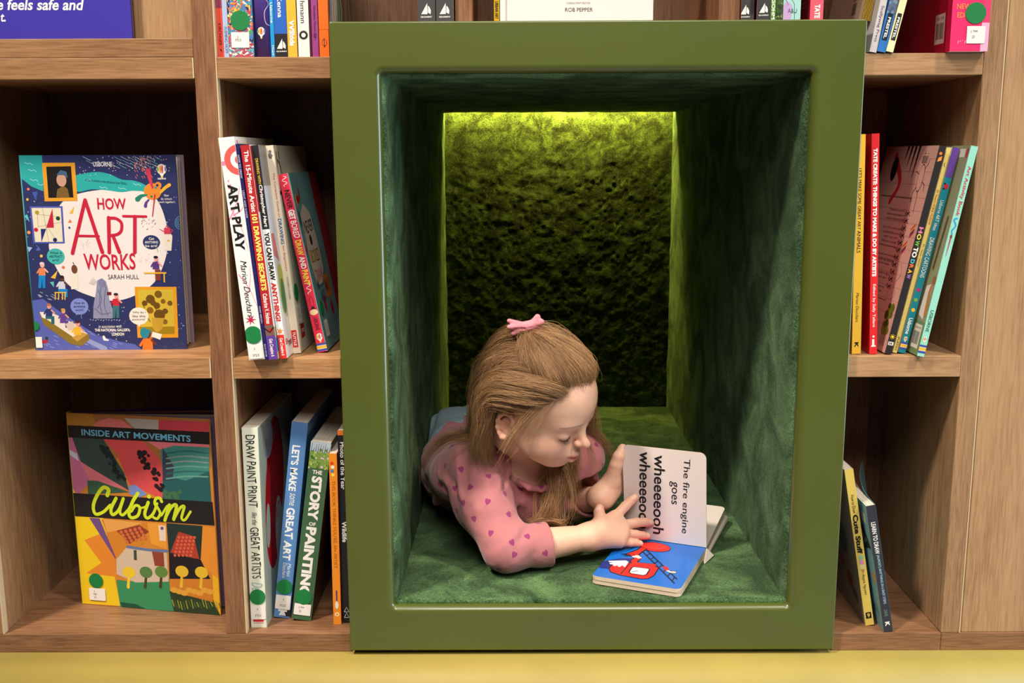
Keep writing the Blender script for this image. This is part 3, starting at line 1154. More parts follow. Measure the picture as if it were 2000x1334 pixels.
for k, t in enumerate(('Packed with easy-to', 'follow step-by-steps and', 'practical drawing tips', '', 'Learn how to draw anything', 'and everything - from', 'people, pets, and', 'dinosaurs to houses,', 'robots, and spaceships', '', 'Create your own comic-book', 'characters and illustrate', 'your own stories', '', 'Get the space to dig in', 'to all your ideas', '', 'This shows you and', 'everybody can')):
    if t:
        Lf.text(t, .092, h * (.68 - .0225 * k), .0032 * len(t) * .95, .0042, (120, 40, 50) if 3 < k < 10 or 13 < k < 17 else (70, 52, 60), 0, 3)
barcode(Lf, .055, h * .03, .10, h * .145, (222, 200, 190), 2)
for k in range(30):
    Lf.circ(.012 + .020 * rnd.random(), h * (.10 + .12 * rnd.random()), .004 + .004 * rnd.random(), rnd.choice(((92, 104, 30), (130, 138, 50), (64, 78, 26))), 2, n=8)
for k in range(4):
    Lf.line([(.014 + .005 * k, h * .14), (.012 + .006 * k, h * .03)], .0016, (70, 84, 30), 2)
for k, c in enumerate(((200, 50, 40), (235, 170, 60), (60, 50, 110), (190, 50, 60))):
    for j in range(2):
        Lf.poly([(.010 + .014 * j, h * (.63 - .012 * k - .085 * j)), (.022 + .014 * j, h * (.60 - .012 * k - .085 * j)), (.022 + .014 * j, h * (.59 - .012 * k - .085 * j)), (.010 + .014 * j, h * (.62 - .012 * k - .085 * j))], c, 3)
Lf.line([(.15, h * .95), (.11, h * .82), (.13, h * .72)], .012, (188, 40, 44), 2, .009, True)
Lf.circ(.145, h * .885, .012, (26, 22, 22), 3, ry=.018)
Lf.line([(.026, h * .44), (.016, h * .38), (.030, h * .33), (.020, h * .28), (.032, h * .25)], .0006, (120, 96, 96), 2, None, True)
book('charcoal spine with rainbow lettering and a pinkish kraft back cover full of doodles', G, (.5290, 1.420, .7946), 11.3, th, h, .20, (46, 46, 48), S, None, Lf, side='R', board_col=KR)
th, h = .0060, .291
S = Spine(th, h)
S.t("Dr. Seuss's HORSE MUSEUM", .20, .365, .5, (180, 60, 40), .5)
S.t('Dr. Seuss / Joyner', .46, .575, .45, (90, 80, 60), .5, 0, .2)
S.t('PUFFIN', .92, .985, .5, (110, 100, 60), .5)
S.line([(th * .5, h * .93), (th * .3, h * .92), (th * .6, h * .91)], .0007, (60, 50, 40), 2)
book('thin pale yellow book between the charcoal and the teal spines', G, (.5405, 1.430, .7946), 11.3, th, h, .20, (226, 206, 122), S, side='R', board_col=(226, 216, 176))
th, h = .0098, .2905
S = Spine(th, h)
S.band(0, .14, (98, 62, 150))
S.rect(th * .2, h * .805, th * .8, h * .828, (200, 40, 60), 2)
S.circ(th * .25, h * .805, .0013, BK, 3)
S.circ(th * .25, h * .828, .0013, BK, 3)
S.t('Usborne ART Ideas', .25, .395, .5, WH, .5, .0)
S.t('DRAWING CARTOONS', .43, .625, .62, WH, .5, .0)
for f, c in ((.685, (190, 40, 110)), (.735, (130, 170, 60)), (.785, (240, 190, 50))):
    S.circ(th * .5, h * (1 - f), .0028, c, 2, n=9)
S.t('Usborne', .825, .905, .6, WH, .5, .02)
balloon(S, th * .5, h * .072, .0026)
stripes3(S, 0, th, h * .018, h * .036)
book('teal spine with a purple top and white cartoon lettering', G, (.5512, 1.427, .7946), 11.2, th, h, .20, (26, 130, 148), S, side='R', board_col=(190, 186, 160))
th, h = .0098, .292
S = Spine(th, h)
S.t('Art Activity Book', .092, .325, .62, (200, 70, 80), .5, .02)
S.line([(th * .62, h * .665), (th * .3, h * .655), (th * .7, h * .63), (th * .35, h * .605), (th * .5, h * .59)], .0022, (50, 150, 205), 2, .0016, True)
S.circ(th * .45, h * .578, .0016, (120, 70, 60), 3, ry=.0028)
S.line([(th * .45, h * .57), (th * .42, h * .485)], .0022, (175, 80, 90), 2, .0006)
S.t('USBORNE', .775, .88, .46, (50, 70, 70), .5, .0)
balloon(S, th * .5, h * .085, .0028)
stripes3(S, 0, th, h * .016, h * .04)
Lf = Art()
Lf.flip = True
for k in range(60):
    Lf.rect(.2 * rnd.random(), h * rnd.random(), .2 * rnd.random(), h * rnd.random(), (146, 148, 112), 1) if False else None
Lf.rect(.012, h * .945, .03, h * .985, (222, 216, 205), 2)
Lf.circ(.006, h * .965, .003, (190, 50, 60), 2, ry=.007)
Lf.line([(.014, h * .66), (.020, h * .42)], .006, (96, 78, 40), 2, .006)
Lf.poly([(.006, h * .35), (.026, h * .33), (.030, h * .19), (.012, h * .17)], (226, 216, 204), 2)
Lf.line([(.008, h * .37), (.012, h * .30), (.009, h * .20)], .006, (190, 125, 70), 3, .008)
Lf.circ(.006, h * .365, .006, (150, 100, 55), 4)
Lf.poly([(.0, h * .16), (.2, h * .17), (.2, 0), (0, 0)], (112, 132, 92), 1)
barcode(Lf, .006, h * .03, .032, h * .145, (216, 212, 198), 3)
book('mint spined book with olive back cover, nearest the right-hand oak upright', G, (.5675, 1.401, .7946), 10.6, th, h, .20, (150, 214, 194), S, None, Lf, side='R', board_col=(146, 148, 114))

# --- right column, bottom shelf
G = 'two paperbacks leaning on the bottom shelf right of the nook'
th, h = .0128, .246
S = Spine(th, h)
S.t('How to Draw', .16, .275, .40, BK, .5, 0, 0, .08)
S.t('Cute Stuff', .285, .535, .62, BK, .5, .045, 0, .05)
for f, c in ((.56, (150, 205, 160)), (.59, (225, 150, 190)), (.62, (225, 215, 150))):
    S.circ(th * .52, h * (1 - f), .0038, c, 2, ry=.0042)
S.poly([(th * .3, h * .365), (th * .75, h * .365), (th * .55, h * .335)], (190, 140, 80), 3)
S.t('Angela Nguyen', .665, .80, .42, (60, 52, 40), .5, 0, .25, .05)
S.rect(th * .18, h * .045, th * .82, h * .085, BK, 2)
S.up('9', .935, .32, .026, (236, 205, 104), .5, .03)
Lf = Art()
Lf.flip = True
for cx, cy, r, c in ((.06, .12, .022, (92, 108, 96)), (.10, .16, .03, (60, 82, 100)), (.05, .055, .012, (150, 70, 56)), (.08, .075, .010, (170, 90, 60))):
    Lf.circ(cx, cy, r, c, 2, ry=r * 1.2, n=12)
for k in range(4):
    Lf.rect(.022 + .006 * k, .025 + .002 * k, .026 + .006 * k, .045, (96, 88, 70), 3)
book('yellow spined paperback leaning against the green nook on the bottom shelf', G, (.5215, 1.435, .3787), -10.4, th, h, .195, (236, 206, 104), S, None, Lf, board_col=(150, 142, 134))
th, h = .0132, .198
S = Spine(th, h)
S.t('LEARN TO DRAW', .13, .378, .50, WH, .5, .02)
S.t('(ALMOST) ANYTHING IN 6 EASY STEPS', .388, .775, .36, (160, 200, 215), .5, .01)
S.t('DAVIS', .825, .875, .36, (110, 150, 110), .5)
S.t('K', .92, .955, .5, WH, .5, .05)
Lf = Art()
Lf.flip = True
Lf.rect(.012, h * .84, .03, h * .92, (196, 196, 186), 2)
Lf.poly([(.004, h * .66), (.03, h * .80), (.05, h * .78), (.02, h * .70), (.04, h * .60)], (40, 40, 46), 2)
Lf.line([(.0, h * .62), (.05, h * .80)], .0012, (40, 40, 46), 3)
Lf.circ(.010, h * .42, .006, (190, 130, 60), 2, ry=.009)
for k in range(7):
    Lf.line([(.01 + .004 * k, h * .12), (.02 + .003 * k, h * (.2 - .01 * k))], .0008, (50, 60, 70), 2)
book('dark navy paperback with a curling open cover, beside the yellow one', G, (.5415, 1.4135, .3787), -10.9, th, h, .19, (50, 52, 62), S, None, Lf, board_col=(112, 158, 168), open_cover=.045)

# --- right column, top shelf
G = 'books on the top shelf right of the green frame'
Z = 1.2050
th, h = .0500, .26
S = Spine(th, h)
S.band(0, 1, (238, 172, 205), .80, 1)
S.band(.72, .86, (222, 60, 110), .80, 1, 2)
S.text('NEW', th * .30, .057, .018, .0065, (236, 150, 80), 0, 3, .01)
S.text('EDITION', th * .42, .046, .028, .0065, (236, 150, 80), 0, 3, .01)
for k in range(10):
    S.line([(th * (.2 + .06 * k), .010 + .002 * (k % 3)), (th * (.22 + .06 * k), .014)], .001, (240, 150, 175), 2)
Lf = Art()
Lf.flip = True
Lf.rect(0, 0, .014, h, (196, 10, 60), 1)
barcode(Lf, .020, .013, .052, .052, (186, 150, 150), 2)
for k in range(5):
    Lf.line([(.03, .075 + .02 * k), (.12, .07 + .02 * k)], .0004, (190, 40, 70), 2)
book('thick bright pink hardback with a dark red side, on the top shelf by the upright', G, (.5725, 1.398, Z), 0, th, h, .20, (232, 52, 108), S, None, Lf, hard=False, board_col=(150, 0, 34),
     dot=(1 - .0485 / .26, .0135, .006), lab=(.021, .045, 1 - .010 / .26, 1 - .032 / .26, [('J 709', .38, .68, .009, .0034), ('23', .36, .38, .0034, .0034)]))
th, h = .0092, .25
S = Spine(th, h)
S.t('Scallywag Press', .76, .945, .5, (90, 84, 80), .5)
book('light grey spine leaning right, next to the two blue and cream spines', G, (.4805, 1.41, Z), 9.2, th, h, .19, (202, 196, 198), S, side='R')
th, h = .0112, .25
S = Spine(th, h)
S.band(0, .80, (92, 100, 128))
for k in range(14):
    S.circ(th * rnd.random(), h * (.20 + .10 * rnd.random()), .002, rnd.choice(((150, 120, 130), (60, 90, 120), (110, 140, 160))), 2, n=8)
S.rect(th * .2, h * .06, th * .8, h * .20, (30, 36, 44), 2)
S.t('PRESTEL', .82, .93, .34, WH, .5, .03)
book('blue spine with a dark publisher label leaning on the top shelf', G, (.4922, 1.409, Z), 11.2, th, h, .19, (52, 116, 188), S, side='R')
th, h = .0094, .25
S = Spine(th, h)
S.rect(th * .2, h * .06, th * .82, h * .20, (36, 40, 40), 2)
S.t('PRESTEL', .82, .93, .36, WH, .5, .03)
book('pale cream spine leaning beside the thick pink hardback', G, (.5020, 1.408, Z), 12.4, th, h, .19, (230, 224, 178), S, side='R', board_col=(226, 220, 190))

# --- above the nook
G = 'books standing on top of the green nook'
Z = 1.2479
YT = 1.46
th, h = .0120, .20
S = Spine(th, h)
for k in range(7):
    S.rect(th * (.02 + .14 * k), 0, th * (.09 + .14 * k), h, (60, 46, 20), 1)
Lf = Art()
Lf.flip = True
barcode(Lf, .03, .006, .052, .036, (150, 134, 114), 2)
Lf.rect(0, 0, .012, h, (186, 166, 140), 1)
book('grey-brown book with yellow striped spine leaning at the end of the nook top', G, (.4765, 1.43, Z), 9.5, th, h, .16, (206, 160, 40), S, None, Lf, side='R', board_col=(150, 134, 114))
th, h = .0175, .22
S = Spine(th, h)
S.t('TATE', .905, .985, .42, WH, .55, .05)
Lf = Art()
Lf.flip = True
for k in range(5):
    Lf.rect(.02, .02 + .006 * k, .05, .0215 + .006 * k, (190, 80, 100), 2)
book('coral pink spine with white capitals on top of the nook', G, (.3940, YT - .036, Z), 0, th, h, .17, (240, 92, 112), S, None, Lf, board_col=(148, 16, 36))
th, h = .0232, .22
S = Spine(th, h)
LN = (52, 74, 80)
S.poly([(0, .0), (th * .45, .0), (th * .5, .02), (th * .2, .026), (0, .02)], (190, 160, 205), 1)
for p in ([(th * .35, .06), (th * .40, .03), (th * .62, .022), (th * .66, 0)], [(th * .35, .045), (th * .95, .05), (th * .98, .03)], [(th * .05, .03), (th * .3, .02)], [(th * .5, .06), (th * .7, .052), (th * .9, .06)]):
    S.line(p, .0005, LN, 2)
S.text('A&U', th * .52, .013, .012, .006, LN, 0, 3)
for k in range(5):
    S.rect(th * .12, .035 + .005 * k, th * .3, .0365 + .005 * k, (120, 150, 150), 2)
book('pale aqua spine with thin line drawing on top of the nook', G, (.3582, YT - .036, Z), 0, th, h, .17, (164, 210, 206), S, board_col=(120, 160, 158))
th, h = .0088, .22
S = Spine(th, h)
for k in range(30):
    S.circ(th * rnd.random(), .06 * rnd.random(), .0024, rnd.choice(((70, 96, 44), (112, 134, 70), (44, 62, 36), (150, 160, 100))), 1, n=7)
book('dark leafy green spine between the lime and aqua spines', G, (.3486, YT - .036, Z), 0, th, h, .17, (62, 84, 46), S)
th, h = .0062, .22
S = Spine(th, h)
S.t('AGOHMI', .84, 1.0, .7, WH, .5, .03)
book('thin lime green spine with white outlined letters', G, (.3418, YT - .036, Z), 0, th, h, .17, (96, 150, 48), S)
th, h = .0182, .22
S = Spine(th, h)
S.band(.84, 1, (58, 56, 58))
sailboat(S, th * .5, .016, .012)
book('white spine with black foot and sailboat mark beside the lime green spine', G, (.3232, YT - .036, Z), 0, th, h, .17, (236, 228, 222), S, board_col=(120, 20, 40))
th, h = .0170, .22
S = Spine(th, h)
S.band(.84, 1, (58, 56, 58))
sailboat(S, th * .3, .014, .012)
S.circ(th * .85, .02, .003, (30, 30, 32), 2, ry=.012)
book('white spine with black foot touching the second small oak upright', G, (.3024, YT - .036, Z), 0, th, h, .17, (226, 206, 196), S, board_col=(90, 24, 34))
# left pair of sailboat spines
for x_, lb in ((-.1292, 'white spine with black sailboat foot, first of a matching pair on the nook'), (-.1046, 'white spine with black sailboat foot, touching the first small oak upright')):
    th, h = .0232, .22
    S = Spine(th, h)
    S.band(.845, 1, (66, 64, 66))
    sailboat(S, th * .5, .017, .0135)
    book(lb, G, (x_, YT - .036, Z), 0, th, h, .17, (236, 230, 226), S, board_col=(190, 160, 40))
# marbled book at the left end
th, h = .0125, .22
S = Spine(th, h)
Rr = Art()
for k in range(12):
    x_ = .01 + .012 * k
    Rr.line([(x_, 0), (x_ + .008 * math.sin(k), .02), (x_ - .004, .04), (x_ + .01 * math.cos(k * 2), .08)], .003, rnd.choice(((168, 160, 150), (92, 84, 76), (130, 120, 110), (60, 54, 50))), 1, .002, True)
Rr.circ(.006, .012, .005, (30, 110, 70), 2, ry=.02)
for k in range(5):
    S.line([(th * (.1 + .2 * k), 0), (th * (.25 + .18 * k), .02), (th * (.1 + .2 * k), .06)], .0016, rnd.choice(((190, 184, 176), (110, 100, 92), (70, 64, 60))), 1, None, True)
book('dark marbled grey book at the far end of the nook top', G, (-.2480, YT - .036, Z), 0, th, h, .12, (70, 64, 58), S, Rr)

# --- left column, top shelf
G = 'upright row of books on the top shelf left of the nook'
Z = 1.2037
Y_ = 1.42
data = []


def tb(label, x0, w, lean, cov, S, h=.22, board_col=None, **kw):
    return book(label, G, (x0, Y_, Z), lean, w, h, .17, cov, S, board_col=board_col, **kw)


S = Spine(.0078, .22)
S.band(0, .71, (150, 60, 90))
S.t('KIRCHNER', .80, .93, .5, (110, 30, 30), .5, .0)
S.line([(.003, .011), (.0055, .008)], .0012, (40, 20, 20), 3)
tb('slim red spine standing first beside the oak divider', -.3975, .0078, 0, (236, 84, 66), S)
S = Spine(.0072, .22)
S.t('FLEMING HOFF', .82, .975, .5, (96, 110, 140), .5)
tb('slim grey-blue spine between the red and the paint-splashed spines', -.3893, .0066, 0, (168, 184, 214), S)
th, h = .0330, .22
S = Spine(th, h)
S.rect(0, 0, th, h, (92, 118, 170), 0)
for k in range(460):
    x_, y_ = th * rnd.random(), .09 * rnd.random()
    a = rnd.random() * 6.28
    c = rnd.choice(((215, 60, 70), (235, 190, 60), (60, 130, 190), (70, 160, 120), (235, 225, 215), (40, 50, 100), (225, 130, 70))) if y_ > .02 else rnd.choice(((190, 60, 66), (90, 180, 190), (230, 220, 215), (180, 70, 90)))
    S.line([(x_, y_), (x_ + .006 * math.cos(a), y_ + .006 * math.sin(a))], .0028, c, 1 + k % 3, .0008)
tb('thick spine of splashed multicoloured paint with a big green dot', -.3822, th, 0, (92, 118, 170), S, dot=(1 - .0475 / .22, .0128), lab=(.0035, .0275, 1 - .0125 / .22, 1 - .0325 / .22, [('J', .36, .70, .0012, .0032), ('372.5', .38, .5, .008, .003)]))
th = .0205
S = Spine(th, .22)
balloon(S, th * .44, .0335, .0048)
stripes3(S, 0, th, .0075, .0125)
S.line([(th * .5, .08), (th * .85, .074), (th * .95, .068), (th * .7, .058), (th * .75, .045), (th * .98, .041)], .0007, (210, 200, 235), 3, None, True)
tb('violet rounded spine with balloon mark and blue and yellow stripes', -.3474, th, 0, (96, 70, 160), S, hard=True, round_spine=.004)
S = Spine(.0050, .22)
S.t('Usborne', .68, .80, .6, WH, .5, .02)
S.t('Hope', .93, .99, .6, WH, .5, .02)
tb('very thin cyan spine beside the violet one', -.3262, .0050, 0, (36, 150, 210), S)
th = .0165
S = Spine(th, .22)
S.band(.862, 1, (40, 36, 40))
S.t('and McKenna', .50, .768, .36, WH, .5, .02)
sailboat(S, th * .52, .0165, .0125)
tb('royal blue spine with a black sailboat foot', -.3206, th, 0, (48, 100, 190), S)
th = .0126
S = Spine(th, .22)
S.t('VVSkids', .782, .935, .56, WH, .5, .05)
tb('mustard yellow spine between the blue and white spines', -.3036, th, 0, (240, 180, 62), S, board_col=(170, 40, 50))
th = .0152
S = Spine(th, .22)
S.t('hmann', .672, .80, .42, (60, 60, 66), .5)
S.circ(th * .5, .0285, .0052, BK, 2)
for k in range(20):
    t = k * math.pi / 10
    S.line([(th * .5 + .005 * math.cos(t), .0285 + .005 * math.sin(t)), (th * .5 + .0064 * math.cos(t), .0285 + .0064 * math.sin(t))], .0012, BK, 2, .0003)
S.circ(th * .5, .0285, .0030, (236, 228, 222), 3)
tb('white spine with a small black sun mark', -.2896, th, 0, (236, 228, 222), S, board_col=(120, 24, 40))
S = Spine(.0024, .22)
tb('narrow dark maroon spine behind the white sun-mark spine', -.2738, .0024, 0, (72, 30, 36), S)
S = Spine(.0084, .22)
S.t('Philadelphia Museum of Art', .70, .90, .42, (70, 30, 70), .5)
for k in range(3):
    S.line([(.002, .026 + .002 * k), (.006, .026 + .002 * k)], .0005, (60, 25, 60), 3)
tb('slim plum spine beside the vivid orange spine', -.2708, .0084, 0, (150, 66, 128), S)
th = .0128
S = Spine(th, .22)
S.rect(0, .0355, th, .0360, (190, 70, 20), 2)
S.circ(th * .52, .0185, .0034, BK, 2, ry=.0044)
S.circ(th * .52, .0185, .0028, (244, 104, 34), 3, ry=.0038)
S.rect(th * .48, .0125, th * .55, .0245, BK, 4)
tb('vivid orange spine at the end of its row beside the green frame', -.2612, th, 0, (244, 104, 34), S)


# ------------------------------------------------------------------ books facing the viewer
def facing(label, group, pos, yaw, W, H, art, cover, open_deg, leaf_cols, back_col, th=.012, name='book', top_col=None):
    root = tag(empty(name, pos, (0, 0, math.radians(yaw))), label, 'book', group)
    q = MB()
    q.box(.004, W, 0, .0024, 0, H, ink(cover, .35), bev=.0006)
    # rounded spine
    pts = [(.005 - .005 * math.sin(t), th / 2 - th / 2 * math.cos(t)) for t in np.linspace(0, math.pi, 9)]
    q.loops([[(x, y, z) for x, y in pts] for z in (0, H)], ink(back_col if top_col is None else top_col, .35), smooth=True, cap0=True, cap1=True)
    art.clip(0.004, 0, W, H)
    art.onto(q, lambda u, v, e: (u, -e, v))
    q.build('front_cover', root)
    q = MB()
    a = math.radians(open_deg)

    def leaf(t, y0, thick, m, w0, inset):
        ca, sa = math.cos(a * t), math.sin(a * t)
        f = lambda x, y, z: (.004 + (x - .004) * ca - y * sa, y0 + (x - .004) * sa + y * ca, z)
        q.box(.004, w0, 0, thick, inset, H - inset, m, f)
    n = len(leaf_cols)
    for k, c in enumerate(leaf_cols):
        t = (k + .5) / n * .85
        leaf(t, .0028 + (th - .006) * (k + .2) / n, .0016, ink(c, .7), W - .004 - .001 * (k % 2), .003)
    q.build('pages', root)
    q = MB()
    leaf(1.0, th - .0024, .0024, ink(back_col, .4), W, 0)
    q.build('back_cover', root)
    return root


def quad(x, y, c4, W, H):
    """position on the printed cover measured on a flat copy whose corners are c4 (tl, tr, br, bl)"""
    (ax, ay), (bx, by), (cx, cy), (dx, dy) = c4
    s = t = .5
    for _ in range(12):
        px = ax + (bx - ax) * s + (dx - ax) * t + (ax - bx + cx - dx) * s * t
        py = ay + (by - ay) * s + (dy - ay) * t + (ay - by + cy - dy) * s * t
        s += (x - px) / (bx - ax)
        t += (y - py) / (dy - ay)
    return (s * W, (1 - t) * H)


W, H = .2225, .2805
hq = lambda x, y: quad(x, y, ((78, 93), (925, 93), (1000, 1120), (185, 1130)), W, H)
A = Art()
px = W / 830


def HP(pts, c, L):
    A.poly([hq(*p) for p in pts], c, L)


def HL(pts, w, c, L=4, w1=None, curve=True):
    A.line([hq(*p) for p in pts], w * px, c, L, None if w1 is None else w1 * px, curve)


def HC(x, y, r, c, L=4, ry=None, n=20):
    u, v = hq(x, y)
    A.circ(u, v, r * px, c, L, ry=(ry or r) * px, n=n)


def HT(s, x, y, w, h_, c, L=6, bold=0, jit=0, rot=0, shear=0):
    u, v = hq(x, y)
    A.text(s, u, v, w * px, h_ * px, c, rot, L, bold, shear, jit)


NAVY, TEAL, CREAM, RIVER, RED = (44, 50, 98), (44, 166, 164), (232, 222, 220), (84, 96, 176), (196, 32, 62)
def soft(pts):
    out = []
    n = len(pts)
    for i in range(n):
        a, b_, c_, d = [np.array(pts[(i + k - 1) % n], float) for k in range(4)]
        for t in (0, .25, .5, .75):
            out.append(tuple(.5 * (2 * b_ + (c_ - a) * t + (2 * a - 5 * b_ + 4 * c_ - d) * t * t + (3 * b_ - a - 3 * c_ + d) * t ** 3)))
    return out


A.rect(0, 0, W, H, NAVY, 0)
HP(soft([(280, 420), (330, 330), (420, 290), (560, 270), (700, 272), (800, 300), (850, 360), (885, 470), (890, 560), (870, 660), (820, 760), (720, 830), (600, 860), (470, 830), (370, 780), (300, 690), (255, 570)]), CREAM, 1)
HP([(78, 93), (212, 93), (216, 140), (222, 280), (160, 255), (100, 210)], TEAL, 2)
HP(soft([(390, 205), (430, 190), (500, 180), (570, 190), (640, 220), (700, 225), (760, 245), (790, 280), (700, 278), (640, 285), (560, 275), (480, 270), (400, 280)]), TEAL, 2)
HT('How do artists make pictures look REAL?', 556, 232, 220, 17, (20, 70, 80), 6, 0, 0, -6)
for x, y in ((120, 130), (150, 215), (190, 240), (440, 215), (520, 255), (620, 260), (700, 240), (140, 165)):
    HL([(x, y), (x + 18, y + 8), (x + 30, y + 4), (x + 44, y + 14)], 2.5, (170, 225, 222), 3)
for k in range(22):
    x = 430 + 18 * k if k < 2 else 560 + 12 * k
    HL([(x, 100 + (k % 3) * 20), (x + 18, 110 + (k % 3) * 20), (x + 44, 122 + (k % 3) * 20)], 2, (130, 190, 205) if k % 2 else (205, 215, 225), 2)
for k in range(90):
    x, y = 395 + 500 * rnd.random(), 100 + 100 * rnd.random()
    if x + y > 560:
        HC(x, y, 2.6, rnd.choice(((220, 215, 225), (235, 170, 150), (200, 210, 230))), 3, n=6)
for k in range(40):
    x, y = 700 + 100 * rnd.random(), 95 + 110 * rnd.random()
    HL([(x, y), (x + 8, y + 12)], 3, (215, 110, 100), 3)
for k in range(130):
    x, y = rnd.choice(((110 + 150 * rnd.random(), 290 + 400 * rnd.random()), (880 + 110 * rnd.random(), 300 + 780 * rnd.random()), (400 + 300 * rnd.random(), 860 + 230 * rnd.random())))
    HC(x, y, 2.0 + 1.5 * rnd.random(), rnd.choice(((190, 198, 220), (120, 130, 185), (90, 110, 170))), 1 if x > 300 and x < 880 else 2, n=6)
HT('USBORNE', 537, 140, 100, 25, (235, 235, 240), 6, .02)
# first framed picture: a plain dark portrait panel
HP([(213, 132), (388, 132), (405, 330), (230, 332)], (226, 156, 44), 4)
HP([(236, 152), (368, 150), (383, 312), (250, 314)], (30, 24, 24), 5)
HP([(292, 314), (296, 270), (330, 250), (352, 268), (362, 312)], (120, 90, 44), 6)
HC(318, 222, 26, (196, 150, 128), 7, 34)
HP([(290, 196), (312, 170), (344, 178), (352, 214), (330, 196)], (70, 96, 130), 8)
# second framed picture: abstract shapes on lines
HP([(150, 357), (325, 357), (340, 553), (172, 553)], (74, 86, 176), 4)
HP([(160, 366), (316, 366), (330, 545), (182, 545)], (226, 216, 190), 5)
HP([(272, 368), (281, 470), (240, 470)], RED, 7)
HP([(211, 476), (240, 476), (216, 545)], (40, 40, 120), 7)
for x, y, r, c in ((190, 390, 11, (170, 150, 40)), (302, 421, 11, (20, 70, 50)), (186, 481, 11, RED), (288, 534, 11, (35, 35, 90))):
    HC(x, y, r, c, 7)
for p in ([(193, 400), (310, 412)], [(193, 400), (197, 470)], [(197, 465), (325, 440)], [(218, 367), (255, 545)], [(250, 470), (285, 525)]):
    HL(p, 1.2, (60, 56, 56), 6, None, False)
# coloured confetti
for p, c in (([(362, 395), (388, 357), (380, 396)], (240, 180, 60)), ([(356, 443), (378, 443), (366, 424)], (230, 120, 80)), ([(162, 285), (190, 280), (185, 330)], (64, 90, 170)), ([(120, 408), (138, 400), (152, 440)], (90, 190, 190)), ([(140, 570), (168, 575), (150, 600)], (150, 180, 220)),
             ([(268, 735), (305, 695), (292, 742)], (232, 178, 60)), ([(264, 760), (284, 756), (286, 788)], (90, 190, 180)), ([(186, 592), (212, 590), (200, 566)], (80, 100, 180))):
    HP(p, c, 5)
for x, y, r, c in ((363, 470, 6, (60, 70, 150)), (142, 268, 7, (235, 130, 90)), (148, 495, 9, (240, 150, 90)), (138, 322, 7, (235, 180, 60)), (216, 620, 8, (235, 190, 70)), (334, 680, 8, (225, 110, 70))):
    HC(x, y, r, c, 5)
# title
R_ = RED
HT('HOW', 587, 345, 152, 62, R_, 7, .02, .05)
HL([(382, 605), (445, 325)], 20, R_, 7, 19, False)
HL([(445, 325), (541, 600)], 19, R_, 7, 20, False)
HL([(404, 513), (520, 515)], 13, R_, 7, 13, False)
HL([(572, 418), (578, 602)], 20, R_, 7, 19, False)
HL([(572, 420), (610, 422), (640, 445), (640, 485), (620, 505), (582, 512)], 16, R_, 7, 16)
HL([(596, 512), (632, 600)], 18, R_, 7, 20, False)
HL([(650, 410), (772, 412)], 13, R_, 7, 13, False)
HL([(712, 412), (714, 600)], 19, R_, 7, 20, False)
HT('WORKS', 580, 650, 275, 92, R_, 7, .015, .06)
HT('SARAH HULL', 655, 731, 165, 26, (50, 44, 56), 6, 0, .04)
# palette with splashes
HC(805, 282, 46, (226, 136, 48), 5, 44)
HC(835, 250, 18, (226, 136, 48), 5)
HC(830, 250, 7, (50, 46, 90), 6)
HL([(780, 175), (790, 215), (805, 262)], 26, (205, 56, 84), 6, 12)
HL([(850, 285), (870, 265), (895, 248)], 14, (236, 172, 60), 6, 18)
HL([(725, 322), (745, 305), (775, 300)], 26, (36, 124, 106), 6, 8)
HL([(768, 358), (772, 340), (785, 325)], 18, (96, 60, 140), 6, 8)
HC(822, 262, 7, (60, 150, 140), 6)
HC(800, 308, 6, (40, 110, 90), 6)
HL([(818, 300), (806, 412)], 8, (190, 50, 64), 7, 5, False)
u, v = hq(852, 168)
balloon(A, u, v, 24 * px, 6)
HT('USBORNE', 854, 216, 44, 9, (240, 240, 240), 7, .03)
HT('How', 880, 302, 24, 14, WH, 6)
HT('do colours', 880, 320, 58, 12, WH, 6)
HT('work together?', 882, 338, 82, 15, WH, 6)
for r in (28, 20, 12):
    HL([(955 + r * math.cos(t), 445 + 1.2 * r * math.sin(t)) for t in np.linspace(1.3, 5, 12)], 2, (100, 170, 200), 3)
for k in range(20):
    x, y = 745 + 75 * rnd.random(), 415 + 70 * rnd.random()
    HL([(x, y), (x + 6, y - 8)], 2, (150, 130, 140), 4)
    x, y = 415 + 60 * rnd.random(), 535 + 50 * rnd.random()
    HC(x, y, 1.6, (150, 140, 150), 4, n=6)
    x, y = 735 + 60 * rnd.random(), 610 + 50 * rnd.random()
    HC(x, y, 1.6, (150, 140, 150), 4, n=6)
# watering can on a stand
HP([(866, 505), (908, 505), (914, 515), (909, 592), (872, 592), (868, 515)], (226, 218, 206), 5)
HP([(885, 535), (900, 535), (900, 543), (885, 543)], (226, 170, 60), 6)
HP([(868, 472), (902, 472), (904, 505), (870, 505)], (200, 60, 84), 6)
HL([(870, 492), (845, 478)], 5, (200, 60, 84), 6, 3)
HL([(902, 480), (914, 484), (904, 500)], 4, (200, 60, 84), 6)
HL([(876, 472), (884, 460), (894, 472)], 4, (200, 60, 84), 6)
